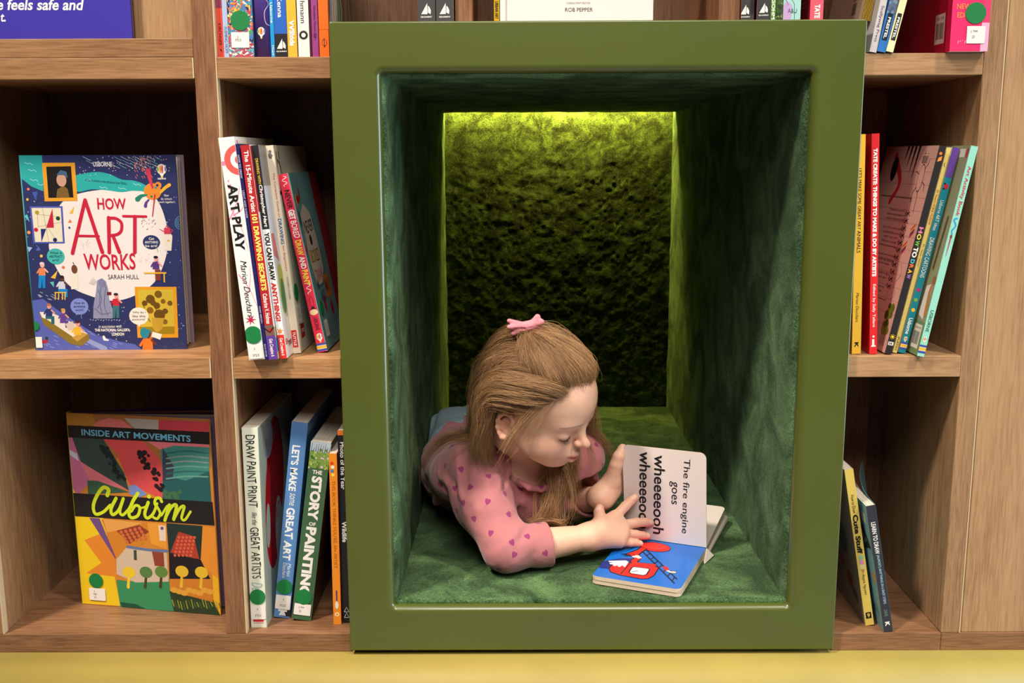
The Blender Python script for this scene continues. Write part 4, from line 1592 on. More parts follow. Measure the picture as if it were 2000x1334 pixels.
# speech bubbles
for x, y, rx, ry, c, tc, ls in ((802, 547, 46, 38, NAVY, WH, ('Can', 'ANYTHING', 'be art?')), (293, 622, 47, 43, (66, 176, 170), (30, 50, 70), ('What is', 'ABSTRACT', 'art?')),
                                (423, 890, 48, 45, (124, 138, 206), (30, 36, 80), ('How do', 'artists', 'work?')), (740, 942, 52, 48, (236, 226, 216), (50, 44, 50), ('Why do I', 'like this', 'picture?'))):
    HC(x, y, rx, c, 6, ry, 26)
    for k, s in enumerate(ls):
        HT(s, x, y - 19 + 19 * k, min(70, 9 * len(s)), 13, tc, 8, .01)
HL([(832, 580), (838, 600)], 2, NAVY, 5)
HL([(436, 930), (432, 950)], 3, (124, 138, 206), 5)
HP([(735, 985), (750, 985), (742, 1003)], (236, 226, 216), 6)
# river and boat
HP([(185, 1130), (160, 860), (230, 850), (300, 905), (420, 985), (520, 1045), (640, 1080), (720, 1095), (760, 1125)], RIVER, 2)
for k in range(30):
    x = 200 + 440 * rnd.random()
    y = 1010 + 110 * rnd.random()
    HL([(x, y), (x + 22, y + 9)], 2.5, (150, 160, 215), 3)
for k in range(16):
    x, y = 200 + 130 * rnd.random(), 805 + 45 * rnd.random()
    HL([(x, y), (x + 14, y + 8)], 2.5, (170, 180, 205), 4)
HP([(212, 930), (235, 990), (380, 1095), (440, 1105), (478, 1070), (478, 1040), (440, 1050), (400, 1050), (260, 950)], (132, 110, 44), 5)
HP([(212, 925), (250, 960), (400, 1062), (470, 1040), (400, 985), (290, 930)], (226, 216, 206), 6)
HP([(212, 920), (246, 922), (248, 960), (225, 950)], (232, 224, 214), 7)
HP([(385, 1058), (440, 1030), (470, 1040), (415, 1082)], (190, 150, 66), 7)
HL([(470, 1075), (560, 1120)], 24, (140, 150, 205), 3, 30)


def fig(x, y, s, shirt, legs, skin, hair, sit=False, L=8):
    """a tiny printed figure"""
    HP([(x - 16 * s, y), (x + 16 * s, y), (x + 19 * s, y + 42 * s), (x - 19 * s, y + 42 * s)], shirt, L)
    HC(x, y - 16 * s, 12 * s, skin, L, 15 * s)
    HC(x - 2 * s, y - 25 * s, 13 * s, hair, L + 1, 8 * s)
    HL([(x + 14 * s, y + 6 * s), (x + 30 * s, y + 22 * s)], 9 * s, skin, L + 1)
    HL([(x - 14 * s, y + 6 * s), (x - 26 * s, y + 26 * s)], 9 * s, shirt, L + 1)
    if legs:
        if sit:
            HP([(x - 19 * s, y + 40 * s), (x + 30 * s, y + 40 * s), (x + 32 * s, y + 84 * s), (x + 14 * s, y + 84 * s), (x + 12 * s, y + 56 * s), (x - 19 * s, y + 56 * s)], legs, L)
        else:
            HP([(x - 18 * s, y + 40 * s), (x + 18 * s, y + 40 * s), (x + 19 * s, y + 110 * s), (x + 4 * s, y + 110 * s), (x, y + 60 * s), (x - 4 * s, y + 110 * s), (x - 19 * s, y + 110 * s)], legs, L)


fig(222, 684, .98, (226, 130, 84), (26, 128, 200), (228, 172, 160), (230, 200, 200))
fig(328, 756, 1.0, (200, 204, 222), (26, 128, 200), (96, 56, 48), (40, 30, 34), True)
HP([(290, 812), (352, 812), (352, 818), (290, 818)], (226, 178, 60), 9)
for k in (294, 312, 332, 346):
    HL([(k, 815), (k, 852)], 6, (226, 178, 60), 9)
fig(262, 905, .95, (40, 52, 110), (40, 96, 110), (220, 150, 130), (170, 110, 66), True)
fig(338, 930, .9, (96, 66, 140), (96, 66, 140), (220, 150, 130), (200, 150, 80), True)
fig(415, 1000, 1.05, (232, 178, 52), None, (220, 150, 130), (70, 34, 44))
HP([(350, 985), (388, 970), (405, 1005), (368, 1022)], (206, 190, 180), 10)
fig(828, 650, .95, (88, 52, 124), None, (226, 150, 150), (30, 26, 40))
HP([(764, 706), (884, 706), (884, 714), (764, 714)], (226, 178, 60), 10)
HL([(872, 712), (874, 758)], 7, (226, 178, 60), 10)
HP([(822, 692), (852, 692), (856, 750), (826, 750)], (126, 58, 44), 9)
# bust on a pillar, stone statue and its maker
HP([(372, 712), (412, 712), (416, 795), (378, 798)], (228, 222, 212), 5)
HC(393, 690, 16, (110, 70, 44), 6, 24)
HL([(386, 655), (392, 670)], 5, (50, 36, 40), 6, 2)
HP([(497, 955), (498, 880), (510, 810), (515, 750), (540, 738), (562, 755), (575, 800), (580, 850), (600, 905), (600, 955)], (140, 142, 172), 5)
HC(540, 765, 18, (124, 126, 160), 6, 24)
for p in ([(520, 800), (540, 850), (520, 900)], [(560, 800), (555, 880), (575, 940)], [(535, 790), (530, 860), (545, 940)], [(505, 900), (540, 930), (590, 925)], [(552, 760), (566, 800)]):
    HL(p, 4, (98, 100, 140), 7)
fig(618, 848, .95, (196, 40, 60), (60, 110, 120), (226, 150, 140), (60, 34, 40))
HP([(568, 812), (592, 812), (592, 828), (568, 828)], (110, 30, 44), 9)
for k in range(6):
    HL([(470 + 4 * k, 765 - 6 * k), (500 + 3 * k, 775 - 3 * k)], 1.5, (140, 132, 140), 4)
for k in range(12):
    HL([(480 + 14 * k, 962 + (k % 3) * 3), (486 + 14 * k, 962)], 3, (200, 205, 225), 4)
HT('in association with', 588, 998, 122, 15, WH, 6)
HT('THE NATIONAL GALLERY,', 600, 1019, 190, 18, WH, 6, .03)
HT('LONDON', 630, 1040, 64, 17, WH, 6, .03)
HP([(548, 1050), (558, 1048), (566, 1064), (584, 1072), (578, 1077), (556, 1075), (550, 1064)], (240, 236, 226), 6)
HP([(218, 1075), (256, 1072), (258, 1090), (222, 1090)], (176, 40, 60), 6)
HC(252, 1064, 9, (24, 70, 60), 7)
# third framed picture: a plain vase of flowers in ochre
HP([(715, 784), (938, 784), (952, 1058), (735, 1060)], (222, 152, 32), 4)
HP([(732, 800), (920, 798), (933, 1038), (752, 1040)], (206, 176, 56), 5)
HP([(745, 1000), (930, 998), (933, 1038), (752, 1040)], (156, 126, 22), 6)
for x, y, r in ((800, 850, 24), (842, 824, 20), (770, 872, 15), (905, 872, 14), (835, 885, 18), (880, 915, 15), (850, 935, 30), (800, 910, 18), (868, 862, 13), (880, 972, 14), (815, 870, 16)):
    HC(x, y, r, rnd.choice(((118, 84, 22), (134, 92, 26), (104, 72, 20))), 7)
for x, y in ((760, 880), (825, 895), (880, 960), (790, 955), (870, 850)):
    HL([(x, y), (x + 10, y + 16)], 5, (84, 96, 36), 6)
HP([(808, 950), (875, 952), (866, 1010), (845, 1028), (830, 1026), (815, 1005)], (190, 152, 50), 8)
fig(790, 1062, 1.5, (232, 116, 40), None, (110, 48, 44), (36, 130, 150))
HC(772, 1034, 24, (40, 132, 152), 10, 30)
HP([(815, 1026), (866, 1040), (856, 1070), (808, 1052)], (236, 228, 218), 11)
for k in range(40):
    x, y = 870 + 110 * rnd.random(), 1065 + 55 * rnd.random()
    HL([(x, y), (x + 8, y + 8)], 2, (64, 78, 110), 3)
root = facing('navy picture book with red hand-lettered title facing out on the middle shelf', 'picture books facing out', (-.7045, 1.4715, .7955), 1.6, W, H, A, (44, 50, 98), 11,
              ((226, 218, 200), (220, 212, 196), (214, 204, 190), (176, 160, 160), (180, 168, 166)), (150, 134, 150), th=.014, top_col=(60, 150, 160))
q = MB()
sticker_dot(root, lambda u, v, e: (u, -e - .0008, v), .0046, .036, .0065, (.0042, .02))
sticker_label(root, lambda u, v, e: (u, -e - .0008, v), .0044, .004, .0135, .020, [])

W, H = .2385, .3095
cq = lambda x, y: quad(x, y, ((122, 122), (880, 158), (937, 1180), (208, 1118)), W, H)
A = Art()
px = W / 745


def CP(pts, c, L=2):
    A.poly([cq(*p) for p in pts], c, L)


def CL(pts, w, c, L=4, w1=None, curve=True):
    A.line([cq(*p) for p in pts], w * px, c, L, None if w1 is None else w1 * px, curve)


def CC(x, y, r, c, L=4, ry=None, n=20):
    u, v = cq(x, y)
    A.circ(u, v, r * px, c, L, ry=(ry or r) * px, n=n)


A.rect(0, 0, W, H, (206, 130, 50), 0)
CP([(122, 122), (880, 158), (890, 400), (140, 330)], (170, 110, 60), 1)
CP([(130, 125), (270, 130), (300, 190), (140, 185)], (190, 130, 50), 2)
CP([(440, 150), (620, 160), (620, 215), (500, 210)], (176, 168, 160), 2)
CP([(270, 195), (300, 165), (360, 150), (430, 160), (490, 205)], (224, 120, 118), 3)
CP([(620, 160), (880, 170), (878, 225), (618, 220)], (200, 66, 80), 2)
CP([(135, 240), (250, 250), (300, 430), (200, 540), (165, 540)], (196, 110, 150), 2)
CP([(165, 248), (330, 255), (440, 430), (465, 520), (380, 480), (210, 370)], (58, 74, 72), 3)
CP([(205, 370), (460, 518), (260, 470)], (222, 120, 130), 4)
CP([(245, 468), (300, 470), (470, 530), (250, 540)], (62, 96, 76), 4)
CP([(330, 255), (540, 265), (640, 380), (640, 565), (470, 490), (400, 330)], (216, 80, 82), 3)
CP([(560, 268), (880, 285), (880, 340), (640, 320)], (226, 120, 132), 3)
CP([(630, 310), (700, 290), (880, 300), (880, 430), (760, 470), (640, 440)], (66, 134, 126), 4)
CP([(640, 440), (760, 470), (880, 420), (890, 580), (640, 565)], (40, 92, 92), 4)
CP([(640, 300), (700, 400), (690, 470), (640, 470)], (60, 66, 84), 5)
for k in range(6):
    CL([(660, 330 + 26 * k), (760, 318 + 26 * k), (872, 330 + 24 * k)], 7, rnd.choice(((104, 160, 150), (130, 150, 150), (48, 104, 104))), 5)
CP([(465, 495), (500, 490), (560, 540), (520, 556), (468, 540)], (120, 140, 200), 5)
for k in range(44):
    t = rnd.random()
    x, y = 500 + 120 * t + 36 * rnd.random(), 280 + 210 * t + 50 * rnd.random()
    CC(x, y, 7 + 6 * rnd.random(), (40, 30, 34), 5, n=8)
for k in range(36):
    t = rnd.random()
    CC(310 + 110 * t + 30 * rnd.random(), 275 + 180 * t + 30 * rnd.random(), 7 + 6 * rnd.random(), (30, 40, 42), 5, n=8)
for k in range(22):
    CC(650 + 80 * rnd.random(), 525 + 40 * rnd.random(), 9, (70, 108, 76), 5, n=8)
CP([(130, 300), (190, 330), (200, 370), (145, 330)], (190, 200, 222), 4)
CP([(155, 480), (185, 540), (160, 545)], (236, 200, 40), 4)
# lower half
CP([(165, 655), (330, 660), (420, 1130), (208, 1118)], (232, 194, 34), 2)
CP([(255, 662), (310, 665), (395, 870), (395, 880)], (110, 76, 130), 4)
CP([(230, 780), (330, 740), (395, 890), (400, 975), (240, 955), (320, 900)], (222, 132, 46), 3)
CP([(320, 670), (560, 690), (540, 800), (400, 880)], (206, 128, 44), 3)
CP([(330, 668), (540, 690), (400, 730), (350, 740)], (224, 158, 80), 4)
CP([(400, 730), (520, 700), (570, 735), (470, 800)], (140, 60, 44), 5)
for k in range(5):
    for j in range(4):
        CC(425 + 24 * k + 10 * j, 738 + 17 * j - 5 * k, 9, (206, 106, 60), 6, n=8)
CP([(560, 690), (660, 692), (662, 830), (580, 800)], (228, 150, 54), 4)
CP([(618, 702), (655, 704), (657, 785), (625, 782)], (226, 206, 190), 5)
CP([(630, 710), (645, 710), (645, 725), (630, 725)], (120, 66, 110), 6)
CP([(400, 880), (460, 810), (660, 835), (672, 1000), (500, 1005), (400, 960)], (206, 182, 158), 4)
CL([(458, 815), (560, 830), (662, 838)], 14, (100, 116, 156), 6)
CP([(585, 840), (645, 845), (650, 920), (600, 915)], (140, 64, 46), 6)
CP([(490, 832), (505, 832), (507, 885), (492, 885)], (56, 74, 66), 6)
CP([(660, 690), (845, 705), (835, 880), (672, 850)], (38, 54, 50), 4)
CP([(722, 735), (800, 760), (828, 880), (680, 845)], (176, 62, 48), 5)
for k in range(5):
    for j in range(6):
        CC(712 + 20 * k - 4 * j + 12, 765 + 19 * j, 7.5, (212, 98, 70), 6, n=8)
CP([(845, 705), (908, 715), (925, 985), (835, 910)], (226, 142, 50), 4)
CP([(672, 850), (835, 882), (892, 1000), (676, 985)], (34, 30, 34), 4)
CP([(676, 985), (892, 985), (895, 1100), (680, 1060)], (206, 126, 44), 5)
CP([(400, 990), (480, 1000), (675, 985), (700, 1170), (420, 1135)], (56, 138, 92), 4)
CP([(420, 1110), (500, 1120), (560, 1150), (430, 1140)], (30, 78, 60), 5)
CP([(675, 1050), (900, 1110), (935, 1180), (700, 1165)], (44, 62, 40), 5)
CP([(895, 960), (925, 985), (937, 1180), (900, 1100)], (232, 176, 40), 4)
for k in range(8):
    CC(700 + 26 * k, 1045 + 8 * (k % 3), 20, (222, 160, 60), 6, ry=14)
for k in range(18):
    CL([(690 + 14 * k, 1095 + 20 * rnd.random()), (700 + 14 * k, 1130 + 20 * rnd.random())], 5, rnd.choice(((150, 156, 60), (72, 100, 50))), 6)
for x, y, c, tr in ((466, 950, (232, 194, 50), (236, 200, 60)), (555, 950, (86, 124, 66), (70, 70, 40)), (634, 948, (96, 132, 60), (70, 60, 40)), (740, 945, (226, 184, 50), (226, 184, 60)), (840, 950, (226, 184, 50), (226, 184, 60))):
    CC(x, y, 34, c, 7, ry=29)
    CL([(x, y + 20), (x - 4, y + 80)], 12, tr, 6, 16)
# bands and titles
CP([(128, 184), (880, 222), (882, 284), (134, 246)], (36, 32, 32), 7)
CP([(160, 532), (895, 580), (906, 702), (172, 652)], (36, 32, 32), 7)
u, v = cq(500, 238)
A.text('INSIDE ART MOVEMENTS', u, v, 562 * px, 31 * px, (112, 186, 224), -.6, 9, .02)
YG = (206, 220, 42)
CL([(352, 545), (358, 515), (330, 505), (298, 545), (278, 600), (290, 642), (330, 632), (368, 596)], 20, YG, 9, 15)
CL([(398, 560), (372, 615), (380, 646), (412, 622), (436, 562)], 17, YG, 9, 15)
CL([(436, 562), (418, 625), (432, 648), (462, 620), (478, 592)], 16, YG, 9, 13)
CL([(512, 535), (484, 580), (466, 640), (480, 662), (512, 650), (522, 610), (500, 598), (478, 628)], 18, YG, 9, 14)
CL([(522, 612), (548, 606), (566, 588)], 10, YG, 9, 10)
CL([(566, 582), (548, 640), (562, 664), (592, 640), (612, 588)], 17, YG, 9, 13)
CC(570, 552, 10, YG, 9)
CL([(636, 578), (626, 560), (606, 563), (600, 588), (616, 612), (628, 640), (612, 667), (588, 657)], 15, YG, 9, 13)
CL([(634, 650), (662, 605), (672, 600)], 11, YG, 9, 13)
CL([(676, 596), (652, 676)], 18, YG, 9, 16)
CL([(656, 660), (686, 606), (712, 598), (698, 670)], 15, YG, 9, 17)
CL([(702, 660), (730, 612), (752, 604), (738, 662), (756, 672), (784, 630)], 15, YG, 9, 12)
root = facing('yellow and red hardback with patchwork cover facing out on the bottom shelf', 'picture books facing out', (-.6885, 1.5170, .3806), -10.6, W, H, A, (206, 150, 40), 19,
              ((214, 190, 170), (120, 100, 140), (190, 170, 150), (96, 84, 130), (180, 160, 170)), (92, 80, 140), th=.014, top_col=(196, 190, 40))
fc = lambda u, v, e: (u, -e - .0008, v)
u, v = cq(294, 994)
sticker_dot(root, fc, u, v, 37 * px)
u0, v0 = cq(262, 1096)
u1, v1 = cq(342, 1038)
sticker_label(root, fc, u0, v0, u1, v1, [('J', .32, .74, .0012, .003), ('709', .36, .5, .0055, .003), ('25', .36, .26, .0035, .003)])

# --- white book facing out above the nook
W, H, th = .2085, .22, .02
Z = 1.2479
root = tag(empty('book', (-.0198, 1.452, Z)), 'white hardback facing out in the middle of the nook top', 'book', 'picture books facing out')
q = MB()
q.box(.010, W, 0, .0025, 0, H, ink((226, 218, 214), .4), bev=.0008)
q.box(0, .0075, -.0012, .0025, 0, H, ink((230, 224, 220), .4), bev=.001)
q.box(.0075, .010, .0012, .0025, 0, H, ink((214, 206, 202), .4))
q.box(0, .0025, .0025, th, 0, H, ink((226, 218, 214), .4))
A = Art()
A.text('CONSULTANT EDITOR', .1065, .0282, .0325, .0024, (120, 112, 112), 0, 2)
A.text('ROB PEPPER', .1075, .0195, .0375, .0052, (60, 54, 56), 0, 2)
A.onto(q, lambda u, v, e: (u, -e, v))
q.build('cover', root)
q = MB()
q.box(.003, W - .003, .0026, th - .0026, .003, H - .003, PAGES)
q.build('pages', root)
q = MB()
q.box(.0026, W, th - .0025, th, 0, H, ink((226, 218, 214), .4))
q.build('back_cover', root)
S = Spine(.0072, .22)
S.t('URBAN ART', .86, .965, .6, (50, 40, 10), .5, .02)
book('narrow black and yellow spine touching the white facing hardback', 'books standing on top of the green nook', (-.0278, 1.450, Z), 0, .0072, .22, .16, (196, 152, 24), S)
# ------------------------------------------------------------------ board book the girl is turning
Z0 = .4332
hin0, hin1 = np.array([.182, 1.632]), np.array([.3085, 1.579])
hu = (hin1 - hin0) / np.linalg.norm(hin1 - hin0)          # along the hinge, to the right
hv = np.array([-hu[1], hu[0]])                            # away from the viewer
PW = float(np.linalg.norm(hin1 - hin0))
PD = .178
BT = .0125
bb = tag(empty('board_book', (float(hin0[0]), float(hin0[1]), Z0), (0, 0, math.atan2(hu[1], hu[0]))), 'open board book with blue fire engine page and an upright white text page', 'book')
PAPER = ink((226, 214, 202), .5)
EDGE = new_mat('board_edges', lin((206, 186, 160)), .8, .2)[0]


def rslab(x0, x1, y0, y1, z0, z1, r, corners, m_side, m_top, m_bot, fn=lambda p: p, mb=None):
    """slab with rounded corners; corners flags: front-left, front-right, back-right, back-left"""
    pts = []
    for (cx, cy, sx, sy, a), on in zip(((x0, y0, 1, 1, 180), (x1, y0, -1, 1, 270), (x1, y1, -1, -1, 0), (x0, y1, 1, -1, 90)), corners):
        if on:
            for k in range(7):
                t = math.radians(a + 15 * k)
                pts.append((cx + sx * r + r * math.cos(t), cy + sy * r + r * math.sin(t)))
        else:
            pts.append((cx, cy))
    lo = [fn((x, y, z0)) for x, y in pts]
    hi = [fn((x, y, z1)) for x, y in pts]
    mb.loops([lo, hi], m_side, smooth=False)
    mb.add(hi, [list(range(len(hi)))], m_top)
    mb.add(lo, [list(range(len(lo)))[::-1]], m_bot)


# front block: y runs from -PD (near the viewer) to 0 (hinge)
q = MB()
for k in range(6):
    z = k * BT / 6
    rslab(.0004 * (k % 2), PW - .0004 * (k % 2), -PD + .0004 * (k % 3), -.001, z, z + BT / 6 - .0002, .009, (1, 1, 0, 0), EDGE, PAPER if k < 5 else ink((20, 104, 196), .28), PAPER, mb=q)
A = Art()
BKL = (34, 24, 30)


def bp(s, t):
    """page artwork: s across from the left, t from the hinge (0) to the near edge (1)"""
    return (PW * s, -PD * t)


def BP(pts, c, L):
    A.poly([bp(*p) for p in pts], c, L)


def BL(pts, w, c, L=3, curve=True):
    A.line([bp(*p) for p in pts], w, c, L, None, curve)


u, v = bp(.17, .66)
A.circ(u, v, .036, (36, 48, 120), 1, ry=.017, rot=.75)
A.circ(*bp(.43, .165), .0262, BKL, 2, ry=.0200, rot=-.1)
A.circ(*bp(.43, .165), .0250, (222, 40, 36), 3, ry=.0187, rot=-.1)
A.circ(*bp(.405, .155), .0205, (232, 54, 44), 4, ry=.0150, rot=-.1)
arm_ = [(.28, .215), (.36, .235), (.33, .33), (.315, .43), (.24, .46), (.17, .43), (.22, .36), (.26, .30)]
BL(arm_ + [arm_[0]], .0026, BKL, 4, False)
BP(arm_, (222, 40, 36), 3)
for k in range(3):
    BL([(.12 + .03 * k, .44 + .02 * k), (.22 + .01 * k, .42 + .012 * k)], .0018, BKL, 5)
hose = [(.30, .42), (.335, .50), (.325, .56), (.36, .60), (.46, .60), (.56, .585)]
BL(hose, .0120, BKL, 4)
BL(hose, .0088, (222, 40, 36), 5)
body = [(.13, .66), (.20, .625), (.40, .615), (.57, .605), (.63, .63), (.635, .80), (.60, .88), (.54, .905), (.30, .895), (.17, .86), (.13, .80)]
BL(body + [body[0]], .0034, BKL, 4, False)
BP(body, (222, 40, 36), 4)
win = [(.37, .685), (.52, .675), (.555, .69), (.56, .80), (.535, .835), (.39, .835), (.36, .81), (.355, .71)]
BP(win, (214, 214, 220), 6)
BL(win + [win[0]], .0022, BKL, 7, False)
BL([(.39, .80), (.44, .76)], .0014, BKL, 7, False)
BL([(.30, .63), (.29, .88)], .0018, BKL, 6, False)
for s_, t_ in ((.06, .655), (.09, .70), (.14, .725), (.20, .73), (.26, .715)):
    BP([(.235, .575), (.275, .60), (s_ + .02, t_ + .012), (s_ - .012, t_ - .012)], (236, 234, 232), 7)
BL([(.315, .44), (.35, .47)], .0075, (232, 204, 180), 7)
BL([(.285, .465), (.325, .455)], .0060, (240, 236, 230), 8)
BL([(.36, .26), (.90, .80)], .0022, BKL, 4, False)
BL([(.33, .31), (.90, .89)], .0022, BKL, 4, False)
for k in range(8):
    t = k / 7.5
    BL([(.36 + .54 * t, .26 + .54 * t), (.33 + .57 * t, .31 + .58 * t)], .0018, BKL, 4, False)
BP([(.66, .585), (.71, .57), (.76, .63), (.73, .67)], (206, 36, 40), 6)
A.circ(*bp(.815, .665), .0048, BKL, 6)
A.circ(*bp(.82, .672), .0040, (226, 196, 170), 7)
BL([(.75, .66), (.79, .68)], .004, (236, 232, 228), 7)
A.clip(0, -PD, PW, 0)
A.onto(q, lambda u, v, e: (u, v, BT + e), base=.00012)
q.build('page_block', bb)

# upright page leaning a little towards the near block
TIL = math.radians(8)
PH = .166


def up(p):
    x, y, z = p          # x across, y up the page, z thickness towards the viewer
    return (x, -.0012 - z * math.cos(TIL) - y * math.sin(TIL), BT + .0006 + y * math.cos(TIL) - z * math.sin(TIL))


q = MB()
rslab(0, PW, 0, PH, -.0014, 0, .010, (0, 0, 1, 1), EDGE, ink((244, 230, 222), .42), PAPER, fn=up, mb=q)
A = Art()
TX = (30, 28, 30)
A.text('The fire engine', .748 * PW, .52 * PH, .80 * PH, .098 * PW, TX, -92, 2, .006)
A.text('goes', .605 * PW, .545 * PH, .245 * PH, .095 * PW, TX, -92, 2, .006)
A.text('wheeeeooh', .435 * PW, .50 * PH, .86 * PH, .132 * PW, TX, -92, 2, .018)
A.text('wheeeeooh', .258 * PW, .53 * PH, .84 * PH, .132 * PW, TX, -92, 2, .018)
A.onto(q, lambda u, v, e: up((u, v, e)), base=.00012)
q.build('turning_page', bb)

# rear pages and cover opening away from the viewer
q = MB()


def back(a, y0, z0):
    ca, sa = math.cos(a), math.sin(a)
    return lambda p: (p[0], y0 + p[1] * ca - p[2] * sa, z0 + p[1] * sa + p[2] * ca)


f = back(math.radians(7), .004, .0045)
for k in range(3):
    z = k * .0034
    rslab(0, PW, 0, .150 - .0006 * k, z, z + .0031, .009, (0, 0, 1, 1), EDGE, PAPER, PAPER, fn=f, mb=q)
q.build('rear_pages', bb)
q = MB()
f = back(math.radians(2.0), .006, .0012)
rslab(-.001, PW + .004, 0, .156, 0, .0016, .009, (0, 0, 1, 1), EDGE, PAPER, PAPER, fn=f, mb=q)
rslab(-.001, PW + .004, 0, .156, .0020, .0030, .009, (0, 0, 1, 1), EDGE, PAPER, PAPER, fn=back(math.radians(3.4), .006, .0012), mb=q)
# bent spine flap poking out at the near corner
q.add([(PW + .001, -.001, .012), (PW - .012, .002, .0006), (PW + .006, -.040, .0004), (PW + .002, -.004, .0130)], [(0, 1, 2)], PAPER)
q.add([(PW + .001, -.001, .012), (PW + .012, .002, .0006), (PW + .006, -.040, .0004)], [(0, 1, 2)], PAPER)
q.build('cover', bb)

# ------------------------------------------------------------------ the girl: implicit surfaces
_A = np.array([_R2.x, _R2.y, _R2.z])
_B = np.array([_U2.x, _U2.y, _U2.z])
_C = np.array([_F.x, _F.y, _F.z])


def at(u, v, Y):
    """point at depth Y on the sight line measured at photograph position (u, v)"""
    d = _C + (u - 1000) / 2002.46 * _A + (667 - v) / 2002.46 * _B
    return d * (Y / d[1]) + np.array([0, 0, ZC])


class Prim:
    def __init__(self, kind, k, op, c, R, **kw):
        self.kind, self.k, self.op, self.c, self.R = kind, k, op, np.asarray(c, float), R
        self.__dict__.update(kw)

    def d(self, P):
        if self.kind == 'cap':
            pa = P - self.a
            h = np.clip(pa @ self.ba / self.bb, 0, 1)
            q = pa - h[:, None] * self.ba
            return np.sqrt((q * q).sum(1)) - (self.r0 + (self.r1 - self.r0) * h)
        q = (P - self.c) @ self.M / self.r
        q2 = P - self.c
        k0 = np.sqrt((q * q).sum(1)) + 1e-9
        q = q / self.r
        k1 = np.sqrt((q * q).sum(1)) + 1e-9
        return k0 * (k0 - 1) / k1


class Sdf:
    def __init__(self):
        self.p = []

    def cap(self, a, b_, r0, r1=None, k=.01, op='+'):
        a, b_ = np.asarray(a, float), np.asarray(b_, float)
        r1 = r0 if r1 is None else r1
        ba = b_ - a
        self.p.append(Prim('cap', k, op, (a + b_) / 2, np.linalg.norm(ba) / 2 + max(r0, r1), a=a, ba=ba, bb=max(ba @ ba, 1e-12), r0=r0, r1=r1))
        return self

    def chain(self, pts, rs, k=.01, op='+'):
        for i in range(len(pts) - 1):
            self.cap(pts[i], pts[i + 1], rs[i], rs[i + 1], k, op)
        return self

    def ell(self, c, r, M=None, k=.01, op='+'):
        r = np.asarray(r, float)
        self.p.append(Prim('ell', k, op, c, r.max(), r=r, M=np.eye(3) if M is None else np.asarray(M)))
        return self

    def eval(self, P, prims=None):
        d = np.full(len(P), 1.0)
        for p in (self.p if prims is None else prims):
            b_ = p.d(P)
            if p.op == '+':
                h = np.clip(.5 + .5 * (d - b_) / p.k, 0, 1)
                d = d + (b_ - d) * h - p.k * h * (1 - h)
            else:
                h = np.clip(.5 - .5 * (d + b_) / p.k, 0, 1)
                d = d + (-b_ - d) * h + p.k * h * (1 - h)
        return d

    def grad(self, P, e=.0008):
        d0 = self.eval(P)
        g = np.stack([self.eval(P + e * np.eye(3)[i]) - d0 for i in range(3)], 1)
        return d0, g / (np.linalg.norm(g, axis=1, keepdims=True) + 1e-9)

    def mesh(self, lo, hi, h, extra=None):
        """surface nets on a block-sparse grid"""
        lo, hi = np.asarray(lo, float), np.asarray(hi, float)
        BS = 16
        nb = np.ceil((hi - lo) / h / BS).astype(int)
        n = nb * BS + 1
        D = np.ones(n, np.float32)
        bi = np.stack(np.meshgrid(*[np.arange(k) for k in nb], indexing='ij'), -1).reshape(-1, 3)
        cen = lo + (bi + .5) * BS * h
        R = BS * h * math.sqrt(3) / 2
        dc = self.eval(cen)
        D[:] = 1
        loc = np.stack(np.meshgrid(*[np.arange(BS + 1)] * 3, indexing='ij'), -1).reshape(-1, 3)
        for i in range(len(bi)):
            s = bi[i] * BS
            sl = tuple(slice(a, a + BS + 1) for a in s)
            if abs(dc[i]) > R * 1.5 + .012:
                if dc[i] < 0:
                    D[sl] = -1
                continue
            P = lo + (s + loc) * h
            pr = [p for p in self.p if np.linalg.norm(p.c - cen[i]) - p.R < R + p.k + .012]
            if pr:
                d = self.eval(P, pr)
                if extra is not None:
                    d = d + extra(P)
                D[sl] = d.reshape(BS + 1, BS + 1, BS + 1)
        S = (D < 0)
        c = np.zeros(np.array(n) - 1, np.uint8)
        for dx in (0, 1):
            for dy in (0, 1):
                for dz in (0, 1):
                    c += S[dx:n[0] - 1 + dx, dy:n[1] - 1 + dy, dz:n[2] - 1 + dz]
        act = (c > 0) & (c < 8)
        I = np.argwhere(act)
        idx = np.full(act.shape, -1, np.int32)
        idx[act] = np.arange(len(I))
        corner = np.array([(dx, dy, dz) for dx in (0, 1) for dy in (0, 1) for dz in (0, 1)])
        val = np.stack([D[I[:, 0] + a, I[:, 1] + b_, I[:, 2] + e] for a, b_, e in corner], 1)
        acc = np.zeros((len(I), 3))
        cnt = np.zeros(len(I))
        for i in range(8):
            for j in range(i + 1, 8):
                if np.abs(corner[i] - corner[j]).sum() == 1:
                    va, vb = val[:, i], val[:, j]
                    m = (va < 0) != (vb < 0)
                    t = va[m] / (va[m] - vb[m])
                    acc[m] += corner[i] + t[:, None] * (corner[j] - corner[i])
                    cnt[m] += 1
        V = lo + (I + acc / cnt[:, None]) * h
        F = []
        for ax in range(3):
            a1, a2 = (ax + 1) % 3, (ax + 2) % 3
            sl0 = [slice(1, k - 1) for k in n]
            sl1 = [slice(1, k - 1) for k in n]
            sl0[ax] = slice(0, n[ax] - 1)
            sl1[ax] = slice(1, n[ax])
            s0, s1 = S[tuple(sl0)], S[tuple(sl1)]
            E = np.argwhere(s0 != s1)
            flip = s0[tuple(E.T)]
            E = E + np.array([0 if k == ax else 1 for k in range(3)])
            q = []
            for d1, d2 in ((-1, -1), (0, -1), (0, 0), (-1, 0)):
                o = E.copy()
                o[:, a1] += d1
                o[:, a2] += d2
                q.append(idx[tuple(o.T)])
            q = np.stack(q, 1)
            q[~flip] = q[~flip][:, ::-1]
            F.append(q)
        F = np.concatenate(F)
        F = F[(F >= 0).all(1)]
        return V, F


